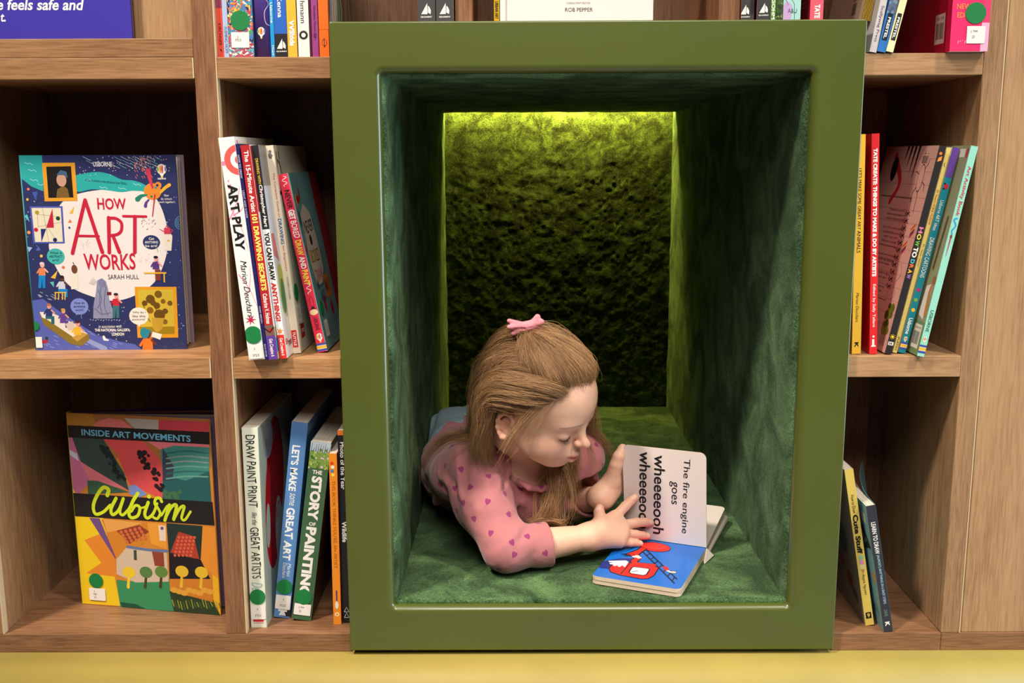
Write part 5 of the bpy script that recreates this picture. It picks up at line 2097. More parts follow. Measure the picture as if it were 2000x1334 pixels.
# --- head pose
HC_ = np.array([.0392, 1.55, .7005])
HS = .988
_psi, _pit, _rol = math.radians(57.9), math.radians(21.1), math.radians(6.1)
_f = np.array([math.sin(_psi) * math.cos(_pit), -math.cos(_psi) * math.cos(_pit), -math.sin(_pit)])
_l = np.cross([0, 0, 1], _f)
_l /= np.linalg.norm(_l)
_u = np.cross(_f, _l)
HM = np.stack([_f, _l * math.cos(_rol) + _u * math.sin(_rol), -_l * math.sin(_rol) + _u * math.cos(_rol)], 1)


def hw(*p):
    return HC_ + HS * (HM @ np.array(p, float))


def hl(P):
    return (P - HC_) @ HM / HS


def head(s, hair=0.0):
    H = HS
    E = lambda c, r, k, op='+', M=None: s.ell(hw(*c), np.array(r) * H, HM if M is None else HM @ M, k * H, op)
    Cp = lambda a, b_, r0, r1, k, op='+': s.cap(hw(*a), hw(*b_), r0 * H, r1 * H, k * H, op)
    E((-.008, 0, .022), (.088, .068, .077), .01)
    E((.022, 0, .022), (.0615, .060, .058), .02)
    E((.026, 0, -.034), (.048, .053, .052), .022)
    for sd in (-1, 1):
        E((.040, sd * .030, -.046), (.030, .026, .028), .02)
        Cp((.000, sd * .044, -.046), (.046, sd * .014, -.077), .014, .012, .02)
        E((.058, sd * .020, .000), (.020, .024, .012), .016)
    E((.056, 0, -.076), (.0165, .018, .0135), .016)
    E((.062, 0, -.056), (.0225, .023, .019), .014)
    # eye sockets, lowered lids
    for sd in (-1, 1):
        E((.0815, sd * .029, -.014), (.010, .0155, .0075), .012, '-')
        E((.0620, sd * .0285, -.0165), (.0142, .0150, .0128), .004)
        s.chain([hw(.0735, sd * .0175, -.0215), hw(.0775, sd * .0260, -.0250), hw(.0755, sd * .0340, -.0250), hw(.0690, sd * .0405, -.0225)], [.0006 * H, .0010 * H, .0010 * H, .0006 * H], .0022 * H, '-')
    # nose
    Cp((.0765, 0, -.008), (.0885, 0, -.0255), .0058, .0066, .012)
    E((.0950, 0, -.0295), (.0074, .0082, .0068), .006)
    for sd in (-1, 1):
        E((.0858, sd * .0086, -.0325), (.0056, .0045, .0044), .005)
        E((.0895, sd * .0046, -.0370), (.0028, .0022, .0020), .003, '-')
    # lips
    s.chain([hw(.0735, -.0155, -.0585), hw(.0830, -.006, -.0545), hw(.0848, 0, -.0555), hw(.0830, .006, -.0545), hw(.0735, .0155, -.0585)], [.002, .0042, .0042, .0042, .002], .004 * H)
    s.chain([hw(.0730, -.0140, -.0595), hw(.0815, -.005, -.0635), hw(.0815, .005, -.0635), hw(.0730, .0140, -.0595)], [.002, .0048, .0048, .002], .004 * H)
    s.chain([hw(.0780, -.0165, -.0590), hw(.0865, -.006, -.0588), hw(.0885, 0, -.0592), hw(.0865, .006, -.0588), hw(.0780, .0165, -.0590)], [.0006, .0009, .0010, .0009, .0006], .0016 * H, '-')
    # ears
    for sd in (-1, 1):
        def ear(a, b_, y=0.0):
            return hw(-.010 + a - .20 * (abs(y)), sd * (.0660 + y + .30 * max(0, -a)), -.030 + b_)
        E((-.010, sd * .0655, -.031), (.013, .0055, .021), .006)
        rim = [(.010, .006), (.010, .014), (.003, .0205), (-.006, .0205), (-.0125, .014), (-.0135, .004), (-.0115, -.007), (-.006, -.0155), (.000, -.0205), (.005, -.0195)]
        s.chain([ear(a, b_, .0050) for a, b_ in rim], [.0022, .0027, .0031, .0032, .0032, .0030, .0028, .0030, .0042, .0034], .003 * H)
        inner = [(.004, .008), (-.004, .010), (-.0075, .003), (-.006, -.006), (.000, -.0105)]
        s.chain([ear(a, b_, .0035) for a, b_ in inner], [.0016, .0022, .0024, .0022, .0018], .003 * H)
        E((-.006, sd * .0722, -.0335), (.0052, .0040, .0062), .004, '-')
        E((.0035, sd * .0680, -.032), (.0032, .0035, .0045), .004)
    return s


# --- joints
SHR, SHL = np.array([-.066, 1.603, .572]), np.array([.098, 1.655, .578])
ELR, ELL = np.array([-.020, 1.512, .4665]), np.array([.080, 1.735, .468])
WRR, WRL = at(1150, 1049, 1.548), at(1174, 972, 1.615)
NECK = np.array([.012, 1.632, .598])
WAIST, HIP = np.array([-.058, 1.80, .512]), np.array([-.078, 1.955, .506])
fingers_r = {
    'index': [at(1201, 1010, 1.585), at(1221, 989, 1.598), at(1232, 979, 1.602), at(1240, 972, 1.604)],
    'middle': [at(1213, 1026, 1.584), at(1243, 1021, 1.600), at(1259, 1020, 1.606), at(1271, 1021, 1.609)],
    'ring': [at(1216, 1042, 1.577), at(1242, 1044, 1.592), at(1255, 1046, 1.599), at(1264, 1047, 1.603)],
    'pinky': [at(1210, 1058, 1.568), at(1231, 1060, 1.578), at(1242, 1061, 1.585), at(1250, 1062, 1.589)]}
thumb_r = [at(1170, 1032, 1.560), at(1172, 1012, 1.572), at(1170, 1001, 1.577), at(1171, 993, 1.580)]


def hands(s):
    # right hand: palm, four fingers, thumb
    for n_, rr_ in (('index', .0115), ('middle', .0120), ('ring', .0115), ('pinky', .0105)):
        s.cap(WRR, fingers_r[n_][0], .0165, rr_, .012)
    for n_, rr_ in (('index', .0078), ('middle', .0077), ('ring', .0072), ('pinky', .0067)):
        p = fingers_r[n_]
        s.cap(p[0], p[1], rr_ * 1.10, rr_ * 1.02, .002)
        s.cap(p[1], p[2], rr_ * 1.02, rr_ * .93, .002)
        s.cap(p[2], p[3], rr_ * .93, rr_ * .82, .002)
    s.cap(WRR + (thumb_r[0] - WRR) * .4, thumb_r[0], .0150, .0135, .010)
    s.cap(thumb_r[0], thumb_r[1], .0125, .0100, .006)
    s.cap(thumb_r[1], thumb_r[2], .0100, .0090, .002)
    s.cap(thumb_r[2], thumb_r[3], .0090, .0074, .002)
    # left hand holding the upright page: palm and fingers behind it, thumb up along its edge
    m = [at(1212, 905, 1.640), at(1213, 922, 1.644), at(1213, 938, 1.648), at(1211, 953, 1.650)]
    for q_ in m:
        s.cap(WRL, q_, .0158, .0112, .012)
    for i, q_ in enumerate(m):
        a = q_ + np.array([.024, .004, .006 - .003 * i])
        b_ = a + np.array([.016, -.002, .002])
        e = b_ + np.array([.011, -.003, -.001])
        s.cap(q_, a, .0088, .0080, .003)
        s.cap(a, b_, .0080, .0074, .002)
        s.cap(b_, e, .0074, .0062, .002)
    t = [at(1194, 940, 1.618), at(1203, 908, 1.612), at(1208, 892, 1.612), at(1216, 876, 1.617)]
    s.cap(WRL + (t[0] - WRL) * .4, t[0], .0135, .0125, .010)
    s.cap(t[0], t[1], .0130, .0106, .006)
    s.cap(t[1], t[2], .0106, .0095, .002)
    s.cap(t[2], t[3], .0095, .0078, .002)
    return s


body_s = head(Sdf())
body_s.chain([hw(-.030, 0, -.030), hw(-.036, 0, -.075), NECK, NECK + np.array([-.01, .03, -.03])], [.036, .033, .038, .043], .018)
body_s.chain([SHR + [.012, .012, -.006], (SHR + SHL) / 2 + [0, .01, -.012], SHL + [-.012, .01, -.006]], [.030, .048, .030], .02)
body_s.chain([(SHR + SHL) / 2 + [0, .02, -.03], [-.02, 1.735, .515]], [.060, .055], .03)
body_s.chain([SHR + [.006, .006, -.004], ELR + [.002, .002, .008]], [.028, .024], .012)
body_s.chain([ELR + [.002, .002, .006], ELR + (WRR - ELR) * .35 + [0, 0, .001], WRR], [.0245, .0275, .0190], .012)
body_s.chain([SHL + [-.006, 0, -.004], ELL + [0, 0, .006]], [.028, .024], .012)
body_s.chain([ELL + [0, 0, .006], ELL + (WRL - ELL) * .4, WRL], [.0250, .0248, .0185], .012)
hands(body_s)

V, F = body_s.mesh((-.125, 1.46, .436), (.26, 1.79, .815), .00142)

girl = tag(empty('person', (-.02, 1.68, .432)), 'young girl in a pink heart-print top lying on her front reading a board book', 'person')
ginv = Matrix.Translation((.02, -1.68, -.432))


def gpart(o, label=None):
    o.parent = girl
    o.matrix_parent_inverse = ginv
    if label:
        o['label'] = label
    return o


def gauss(d2, s):
    return np.exp(-d2 / (2 * s * s))


def mixc(C, c, w):
    return C + (np.array(lin(c)) - C) * np.clip(w, 0, 1)[:, None]


# skin tones that belong to the skin itself: lips, cheeks, ear, brows, lash line, nails
Q = hl(V)
C = np.tile(np.array(lin((232, 184, 158))), (len(V), 1))
n_ = noise3(V, 90, 3, 3)
C *= (1 + .10 * n_)[:, None]
face = (Q[:, 0] > .02) & (np.abs(Q[:, 1]) < .07) & (np.abs(Q[:, 2]) < .11)
for sd in (-1, 1):
    C = mixc(C, (226, 150, 130), .55 * gauss(((Q - [.056, sd * .038, -.040]) ** 2).sum(1), .016))
    C = mixc(C, (222, 146, 128), .6 * gauss(((Q - [-.012, sd * .074, -.028]) ** 2).sum(1), .016))
    # brow
    bx = np.clip((np.abs(Q[:, 1]) - .010) / .036, 0, 1)
    bz = .0035 + .006 * bx - .009 * bx ** 2
    w = np.exp(-((Q[:, 2] - bz) / .0017) ** 2) * (Q[:, 0] > .04) * (np.abs(Q[:, 1]) > .009) * (np.abs(Q[:, 1]) < .047)
    C = mixc(C, (120, 82, 58), .62 * w * (np.sign(Q[:, 1]) == sd))
    # lid line
    w = np.exp(-((Q[:, 2] - (-.0215 - .0042 * np.sin(np.clip((np.abs(Q[:, 1]) - .0165) / .025, 0, 1) * math.pi))) / .0011) ** 2)
    w *= (np.abs(Q[:, 1]) > .017) * (np.abs(Q[:, 1]) < .0415) * (Q[:, 0] > .05) * (np.sign(Q[:, 1]) == sd)
    C = mixc(C, (70, 46, 38), .9 * w)
    C = mixc(C, (214, 150, 132), .35 * gauss(((Q - [.070, sd * .029, -.012]) ** 2 * [1, 1, 2]).sum(1), .010))
lip = np.exp(-((Q[:, 2] + .0590) / .0052) ** 4) * np.exp(-(Q[:, 1] / .0150) ** 6) * (Q[:, 0] > .07)
C = mixc(C, (200, 104, 102), .95 * lip)
C = mixc(C, (150, 70, 72), .7 * np.exp(-((Q[:, 2] + .0590) / .0010) ** 2) * (np.abs(Q[:, 1]) < .016) * (Q[:, 0] > .07))
C = mixc(C, (224, 148, 126), .5 * gauss(((Q - [.096, 0, -.034]) ** 2).sum(1), .008))
for p in list(fingers_r.values()) + [thumb_r]:
    C = mixc(C, (228, 150, 130), .6 * gauss(((V - p[-1]) ** 2).sum(1), .008))
    C = mixc(C, (226, 158, 136), .35 * gauss(((V - p[1]) ** 2).sum(1), .006))
    d_ = p[-1] - p[-2]
    d_ = d_ / np.linalg.norm(d_)
    up_ = np.array([-.3, -.75, .6])
    up_ = up_ - d_ * (up_ @ d_)
    up_ /= np.linalg.norm(up_)
    nail = p[-1] + up_ * .0062 - d_ * .001
    C = mixc(C, (238, 196, 182), .9 * (((V - nail) ** 2).sum(1) < .0042 ** 2))


def skin_mat():
    m, n, l, b = new_mat('skin', (.8, .5, .4), .48, .35)
    a = N(n, 'ShaderNodeAttribute')
    a.attribute_name = 'tone'
    l.new(a.outputs['Color'], b.inputs['Base Color'])
    b.inputs['Subsurface Weight'].default_value = .22
    b.inputs['Subsurface Radius'].default_value = (1, .35, .2)
    b.inputs['Subsurface Scale'].default_value = .006
    tc = N(n, 'ShaderNodeTexCoord')
    t = N(n, 'ShaderNodeTexNoise')
    t.inputs['Scale'].default_value = 900
    l.new(tc.outputs['Object'], t.inputs['Vector'])
    bp_ = N(n, 'ShaderNodeBump')
    bp_.inputs['Strength'].default_value = .06
    bp_.inputs['Distance'].default_value = .0006
    l.new(t.outputs['Fac'], bp_.inputs['Height'])
    l.new(bp_.outputs[0], b.inputs['Normal'])
    return m


def set_color(o, name, C):
    at_ = o.data.color_attributes.new(name, 'FLOAT_COLOR', 'POINT')
    buf = np.ones((len(C), 4), np.float32)
    buf[:, :3] = C
    at_.data.foreach_set('color', buf.ravel())


def finish_net(V, F, it=2):
    """light Laplacian smoothing of a surface net"""
    for _ in range(it):
        S_ = np.zeros_like(V)
        c_ = np.zeros(len(V))
        for i in range(4):
            a, b_ = F[:, i], F[:, (i + 1) % 4]
            np.add.at(S_, a, V[b_])
            np.add.at(c_, a, 1)
        V = V * .5 + .5 * S_ / np.maximum(c_, 1)[:, None]
    return V


body_o = gpart(np_mesh('body', finish_net(V, F, 1), F, skin_mat()))
set_color(body_o, 'tone', C)

# --- clothes
CUR, CUL = ELR + (WRR - ELR) * .53, at(1150, 968, 1.655)
shirt_s = Sdf()
CH = (SHR + SHL) / 2
shirt_s.chain([SHR + [.0, .006, -.012], CH + [0, .012, -.012], SHL + [0, .006, -.012]], [.042, .060, .042], .02)
shirt_s.chain([CH + [-.036, .03, -.02], WAIST + [-.030, 0, 0], HIP + [-.020, -.03, -.008]], [.062, .072, .074], .03)
shirt_s.chain([CH + [.036, .03, -.02], WAIST + [.035, 0, -.004], HIP + [.030, -.03, -.008]], [.058, .066, .072], .03)
shirt_s.cap(SHR + [-.03, .03, -.02], [-.118, 1.83, .505], .046, .054, .03)
shirt_s.ell(CH + [0, .03, -.06], (.080, .075, .070), None, .03)
# right sleeve: puffed at the shoulder, loose to the elbow, folded cuff on the forearm
UA = ELR - SHR
shirt_s.chain([SHR + [-.004, -.006, .004], SHR + UA * .42 + [-.004, -.006, 0], ELR + [.004, 0, .0065]], [.047, .0425, .0350], .022)
shirt_s.chain([ELR + [.004, 0, .0065], CUR + [-.004, 0, .001]], [.0350, .0325], .016)
shirt_s.cap(CUR - (CUR - ELR) / np.linalg.norm(CUR - ELR) * .016, CUR, .0345, .0350, .004)
# left sleeve
shirt_s.chain([SHL + [.004, 0, 0], SHL + (ELL - SHL) * .5, ELL + [0, 0, .006]], [.045, .040, .036], .02)
shirt_s.chain([ELL + [0, 0, .006], CUL], [.036, .034], .016)
dl = (CUL - ELL) / np.linalg.norm(CUL - ELL)
shirt_s.cap(CUL - dl * .016, CUL, .0360, .0360, .004)


def axis_frame(d):
    d = d / np.linalg.norm(d)
    a = np.cross(d, [0, 0, 1.0])
    a /= np.linalg.norm(a)
    return d, a, np.cross(a, d)


# open cuffs
for cu, el in ((CUR, ELR), (CUL, ELL)):
    d_, a_, b2 = axis_frame(cu - el)
    Mc = np.stack([d_, a_, b2], 1)
    shirt_s.ell(cu + d_ * .022, (.026, .060, .060), Mc, .003, '-')
    shirt_s.cap(cu - d_ * .012, cu + d_ * .03, .0300, .0300, .003, '-')
# gathers fanning from the shoulder seam and creases at the elbow
rf = random.Random(5)
d_, a_, b2 = axis_frame(UA)
# side of the body: drawn folds from the arm hole to the hem
for k in range(6):
    p0 = SHR + [-.030 - .004 * k, .020 + .022 * k, .026 - .004 * k]
    p1 = np.array([-.140 - .003 * k, 1.72 + .028 * k, .475 + .010 * k])
    shirt_s.cap(p0, p1, .010, .007, .014)
# neckline
NF = np.array([.55, -.62, .38])
NF /= np.linalg.norm(NF)
collar_c = NECK + np.array([.019, -.027, -.014])
cz = (hw(-.034, 0, -.06) - NECK)
cz /= np.linalg.norm(cz)
cz = cz * .65 + NF * .62
cz /= np.linalg.norm(cz)
ca_ = np.cross(cz, [0, 1.0, 0])
ca_ /= np.linalg.norm(ca_)
cb_ = np.cross(cz, ca_)
shirt_s.ell(collar_c + cz * .030, (.056, .056, .046), np.stack([ca_, cb_, cz], 1), .006, '-')
shirt_s.ell(collar_c + cz * .002, (.050, .050, .030), np.stack([ca_, cb_, cz], 1), .006, '-')
ring = [collar_c + cz * .006 + ca_ * .051 * math.cos(t) + cb_ * .051 * math.sin(t) for t in np.linspace(0, 2 * math.pi, 17)]
shirt_s.chain(ring, [.0052] * 17, .004)
# hem opening at the hips
d_, a_, b2 = axis_frame(HIP - WAIST)
shirt_s.ell(HIP + d_ * .066, (.060, .20, .20), np.stack([d_, a_, b2], 1), .003, '-')


UL = np.linalg.norm(UA)
UD, UAx, UBx = axis_frame(UA)


def cloth_noise(P):
    n0 = noise3(P, 26, 23, 2)
    w = .0018 * noise3(P * np.array([1.0, .8, 1.3]), 34, 21, 2) + .0008 * noise3(P, 110, 22, 1)
    q = P - SHR
    s = q @ UD / UL
    ang = np.arctan2(q @ UBx, q @ UAx)
    rad = np.sqrt((q @ UBx) ** 2 + (q @ UAx) ** 2)
    near = (rad < .062)
    # gathers running down from the shoulder seam
    w += near * .0038 * np.sin(7 * ang + 3.0 * s + 9 * n0) * np.exp(-((s - .18) / .34) ** 2)
    # soft creases across the bend of the elbow
    q2 = P - (ELR + np.array([.012, -.004, .022]))
    d2 = (q2 ** 2).sum(1)
    w += .0034 * np.sin((q2 @ np.array([.75, .1, -.65])) / .0052 + 8 * n0) * np.exp(-d2 / (2 * .021 ** 2))
    # long folds on the back and side
    t = (P[:, 1] - 1.62) / .30
    side = np.clip(t, 0, 1) * np.clip((.02 - P[:, 0]) / .06, 0, 1)
    w += side * .0042 * np.sin((P @ np.array([.55, .35, .75])) / .0085 + 10 * n0)
    return w


V, F = shirt_s.mesh((-.176, 1.44, .4338), (.20, 1.965, .665), .0018, cloth_noise)
V = finish_net(V, F, 2)
V[:, 2] = np.maximum(V[:, 2], .4342)
V[:, 0] = np.maximum(V[:, 0], -.1715)
shirt_o = gpart(np_mesh('top', V, F, None), 'pink long sleeved top printed with small plum hearts')
# hearts printed on the cloth: a distance field per vertex, thresholded in the material
from mathutils.bvhtree import BVHTree
bvh = BVHTree.FromPolygons([tuple(p) for p in V], [tuple(int(i) for i in f) for f in F])
co = np.zeros(len(V) * 3, np.float32)
shirt_o.data.vertices.foreach_get('normal', co)
VN = co.reshape(-1, 3).astype(float)
hd = np.full(len(V), 1.0)
cam_p = np.array([0, 0, ZC])


def heart(P0, Nn, size, ang):
    near = np.where(((V - P0) ** 2).sum(1) < (size * 1.3) ** 2)[0]
    if not len(near):
        return
    upv = np.array([0, 0, 1.0]) - Nn * Nn[2]
    upv /= np.linalg.norm(upv) + 1e-9
    rt = np.cross(upv, Nn)
    ca, sa = math.cos(ang), math.sin(ang)
    q = V[near] - P0
    x = (q @ rt * ca + q @ upv * sa) / size * 2.3
    y = (-(q @ rt) * sa + q @ upv * ca) / size * 2.3 + .12
    f_ = y - .78 * np.sqrt(np.abs(x) + 1e-6) * .9
    val = np.sqrt(x * x + f_ * f_) - .86
    ok = VN[near] @ Nn > .3
    hd[near] = np.minimum(hd[near], np.where(ok, val, 1.0))


used = []
for u, v, a in ((963, 908, .2), (955, 931, .1), (987, 966, -.2), (995, 1006, .2), (917, 953, -.3), (952, 981, -.3), (926, 1015, .4), (958, 1043, .1), (975, 1113, .3), (1004, 1085, -.5), (1031, 1049, .3), (1066, 1082, .5), (1031, 1127, .2), (1001, 1061, .3),
                (854, 878, -.2), (843, 905, .2), (862, 948, .6), (889, 955, .3), (904, 984, .4), (881, 873, .5), (1018, 955, .3), (1022, 925, .4), (901, 918, .2), (1150, 973, .1), (1112, 935, .2), (1128, 950, .3), (893, 1000, .3), (835, 950, .4)):
    tgt = at(u, v, 1.6)
    hit = bvh.ray_cast(Vector(cam_p), Vector(tgt - cam_p).normalized(), 3)
    if hit[0] is not None:
        P0 = np.array(hit[0])
        used.append(P0)
        heart(P0, np.array(hit[1]) if np.array(hit[1]) @ (cam_p - P0) > 0 else -np.array(hit[1]), .0125, a)
rs = np.random.RandomState(4)
for i in rs.permutation(len(V))[:4000]:
    if all(np.linalg.norm(V[i] - p) > .036 for p in used) and V[i][2] > .46:
        used.append(V[i])
        heart(V[i], VN[i], .0125, rs.uniform(-.5, .5))
fa = shirt_o.data.attributes.new('heart', 'FLOAT', 'POINT')
fa.data.foreach_set('value', hd.astype(np.float32))
# chest print
cp = np.array([.050, 1.585, .494])
pd = np.sqrt((((V - cp) / [.032, .05, .013]) ** 2).sum(1)) - 1 + .5 * noise3(V, 120, 31, 2)
fa = shirt_o.data.attributes.new('chest_print', 'FLOAT', 'POINT')
fa.data.foreach_set('value', pd.astype(np.float32))


def cloth_mat():
    m, n, l, b = new_mat('pink_jersey', (.7, .3, .3), .85, .15)
    b.inputs['Sheen Weight'].default_value = .25
    b.inputs['Sheen Roughness'].default_value = .5
    base = (*lin((184, 116, 119)), 1)
    prev = None
    for nm, c in (('heart', (148, 58, 104)), ('chest_print', (172, 26, 84))):
        a = N(n, 'ShaderNodeAttribute')
        a.attribute_name = nm
        r = N(n, 'ShaderNodeMapRange')
        r.inputs['From Min'].default_value = -.05
        r.inputs['From Max'].default_value = .05
        r.inputs['To Min'].default_value = 1
        r.inputs['To Max'].default_value = 0
        l.new(a.outputs['Fac'], r.inputs['Value'])
        mx = N(n, 'ShaderNodeMix', data_type='RGBA')
        l.new(r.outputs[0], mx.inputs[0])
        if prev is None:
            mx.inputs[6].default_value = base
        else:
            l.new(prev, mx.inputs[6])
        mx.inputs[7].default_value = (*lin(c), 1)
        prev = mx.outputs[2]
    l.new(prev, b.inputs['Base Color'])
    tc = N(n, 'ShaderNodeTexCoord')
    t = N(n, 'ShaderNodeTexNoise')
    t.inputs['Scale'].default_value = 700
    l.new(tc.outputs['Object'], t.inputs['Vector'])
    bp_ = N(n, 'ShaderNodeBump')
    bp_.inputs['Strength'].default_value = .12
    bp_.inputs['Distance'].default_value = .0006
    l.new(t.outputs['Fac'], bp_.inputs['Height'])
    l.new(bp_.outputs[0], b.inputs['Normal'])
    return m


shirt_o.data.materials.append(cloth_mat())

tr_s = Sdf()
tr_s.chain([HIP + [-.030, -.03, -.002], HIP + [-.042, .06, -.002]], [.068, .066], .03)
tr_s.chain([HIP + [.035, -.03, -.004], HIP + [.040, .06, -.004]], [.068, .066], .03)
tr_s.chain([HIP + [-.042, .06, -.008], [-.105, 2.20, .478], [-.075, 2.37, .472]], [.064, .045, .038], .03)
tr_s.chain([HIP + [.040, .06, -.008], [.025, 2.21, .478], [.055, 2.38, .472]], [.064, .045, .038], .03)
for k in range(6):
    tr_s.cap(HIP + [-.09 + .03 * k, -.02, .055 - .006 * abs(k - 2)], HIP + [-.08 + .03 * k, .09, .055], .004, .003, .008, '-')
V, F = tr_s.mesh((-.176, 1.88, .4338), (.15, 2.44, .60), .003, lambda P: .0022 * noise3(P, 45, 41, 2))
V = finish_net(V, F, 2)
V[:, 2] = np.maximum(V[:, 2], .4342)
V[:, 0] = np.maximum(V[:, 0], -.1715)
DEN = plain_noise('blue_grey_cotton', lin((150, 172, 186)), .22, 500, .9, .1)
gpart(np_mesh('trousers', V, F, DEN), 'blue-grey cotton trousers')
so = Sdf()
so.chain([[-.075, 2.37, .466], [-.072, 2.43, .455], [-.070, 2.50, .450]], [.024, .024, .017], .012)
so.chain([[.055, 2.38, .466], [.058, 2.44, .455], [.062, 2.51, .450]], [.024, .024, .017], .012)
V, F = so.mesh((-.12, 2.33, .4338), (.11, 2.54, .50), .003)
gpart(np_mesh('socks', finish_net(V, F, 1), F, plain_noise('white_sock', (.7, .68, .66), .05, 300, .9, .1)))
# ------------------------------------------------------------------ hair, bow, lashes
def tubes(name, Pts, rad, mat, colr=None, parent=True, attr='tint', extra=None):
    """Pts: strands x points x 3, rad: strands x points -> three-sided tubes in one mesh"""
    S_, T_, _ = Pts.shape
    tan = np.gradient(Pts, axis=1)
    tan /= np.linalg.norm(tan, axis=2, keepdims=True) + 1e-12
    ref = np.zeros_like(tan)
    ref[..., 1] = -1
    ref[..., 0] = .31
    a = np.cross(tan, ref)
    a /= np.linalg.norm(a, axis=2, keepdims=True) + 1e-12
    b_ = np.cross(tan, a)
    V = []
    for k in range(3):
        t = 2 * math.pi * k / 3
        V.append(Pts + (a * math.cos(t) + b_ * math.sin(t)) * rad[..., None])
    V = np.stack(V, 2).reshape(-1, 3)
    base = (np.arange(S_)[:, None] * T_ + np.arange(T_ - 1)[None]) * 3
    F = []
    for k in range(3):
        k2 = (k + 1) % 3
        F.append(np.stack([base + k, base + k2, base + 3 + k2, base + 3 + k], -1).reshape(-1, 4))
    F = np.concatenate(F)
    Cc = None
    if colr is not None:
        Cc = np.repeat(colr.reshape(-1, 3), 3, axis=0)
    if extra is not None:
        eV, eF, eC = extra
        F = np.concatenate([F, eF + len(V)])
        V = np.concatenate([V, eV])
        Cc = np.concatenate([Cc, eC])
    o = np_mesh(name, V, F, mat)
    if Cc is not None:
        set_color(o, attr, Cc)
    return gpart(o) if parent else o


SK_C, SK_R = np.array([-.008, 0, .022]), np.array([.088, .068, .077])


def skull(phi, th, off=0.0):
    d = np.stack([np.cos(phi) * np.cos(th), np.sin(phi) * np.cos(th), np.sin(th)], -1)
    return SK_C + d * (SK_R + off)


def hairline(phi):
    a = np.abs(np.degrees(phi))
    return np.radians(np.interp(a, [0, 25, 45, 62, 80, 100, 125, 150, 180], [32, 31, 20, 6, -6, -8, -26, -38, -42]))


def parting(phi):
    a = np.abs(np.degrees(phi))
    return np.radians(np.interp(a, [0, 25, 45, 62, 80, 100, 130, 180], [32, 31, 27, 28, 33, 40, 52, 60]))


TIE = np.array([-.054, -.014, .0900])
TIE_W = hw(*TIE)
coll = Sdf()
coll.ell(hw(-.008, 0, .022), SK_R * HS, HM, .004)
coll.ell(hw(.022, 0, .022), np.array([.0615, .060, .058]) * HS, HM, .02)
coll.ell(hw(.026, 0, -.034), np.array([.050, .055, .054]) * HS, HM, .022)
for sd in (-1, 1):
    coll.ell(hw(-.012, sd * .070, -.030), np.array([.016, .010, .023]) * HS, HM, .004)
coll.chain([hw(-.030, 0, -.030), hw(-.036, 0, -.075), NECK], [.036, .034, .040], .018)
coll.p += [p for p in shirt_s.p if p.op == '+' and p.R > .03]

rs = np.random.RandomState(11)


def simulate(root, d0, target, steps, step, off, stiff=.78, grav_after=None, wave=.0):
    """walk strands over the collider; target(i, P, D) -> wished direction"""
    P = root.copy()
    D = d0 / (np.linalg.norm(d0, axis=1, keepdims=True) + 1e-9)
    out = [P.copy()]
    for i in range(steps):
        Tg = target(i, P)
        D = stiff * D + (1 - stiff) * Tg
        D /= np.linalg.norm(D, axis=1, keepdims=True) + 1e-9
        P = P + D * step[:, None]
        for _ in range(2):
            d, g = coll.grad(P)
            pen = np.clip(off - d, 0, .02)
            P = P + g * pen[:, None]
        P[:, 2] = np.maximum(P[:, 2], .4375)
        dd = P - out[-1]
        D = dd / (np.linalg.norm(dd, axis=1, keepdims=True) + 1e-9)
        out.append(P.copy())
    return np.stack(out, 1)


groups = []
DARK, LITE = np.array(lin((110, 78, 50))), np.array(lin((200, 156, 110)))
GR = np.array([0, 0, -1.0])
back_w = HM @ np.array([-1.0, 0, -.15])

# A: front and top hair swept back to the bow
nA = 1150
phi = rs.uniform(-math.pi, math.pi, nA) * .72
th0 = parting(phi)
u_ = rs.beta(.75, 1.6, nA)
th = th0 + (math.radians(84) - th0) * u_ * .85
root = np.array([hw(*p) for p in skull(phi, th, .001)])
offA = rs.uniform(.003, .0085, nA) + .004 * np.clip(1 - np.abs(phi) / 1.2, 0, 1) * rs.uniform(.4, 1, nA)
L_ = np.linalg.norm(TIE_W - root, axis=1)
nrm = (root - hw(*SK_C))
nrm /= np.linalg.norm(nrm, axis=1, keepdims=True)
tdir = (TIE_W + nrm * 0 - root)
tdir /= np.linalg.norm(tdir, axis=1, keepdims=True)


def tgA(i, P):
    v = TIE_W + HM @ np.array([0, 0, .010]) - P
    return v / (np.linalg.norm(v, axis=1, keepdims=True) + 1e-9)


GA = simulate(root, tdir * .7 + nrm * .5, tgA, 16, L_ * 1.12 / 16, offA, .45)
groups.append((GA, 13, .0036, .0022, 'A'))

# ponytail falling from the bow down the back of the head
nT = 170
root = TIE_W + rs.normal(0, .004, (nT, 3)) + HM @ np.array([-.004, 0, .006])
side = rs.uniform(-1, .8, nT)
d0 = (HM @ np.stack([-np.ones(nT), side * .75, np.full(nT, .25)], 0)).T


def tgT(i, P):
    return GR + np.array([.05, .30, 0]) + back_w * (.5 if i < 3 else 0) + np.zeros_like(P)


GT = simulate(root, d0, tgT, 26, np.full(nT, .0105) * rs.uniform(.8, 1.15, nT), rs.uniform(.007, .016, nT), .5)
groups.append((GT, 12, .0045, .0040, 'T'))

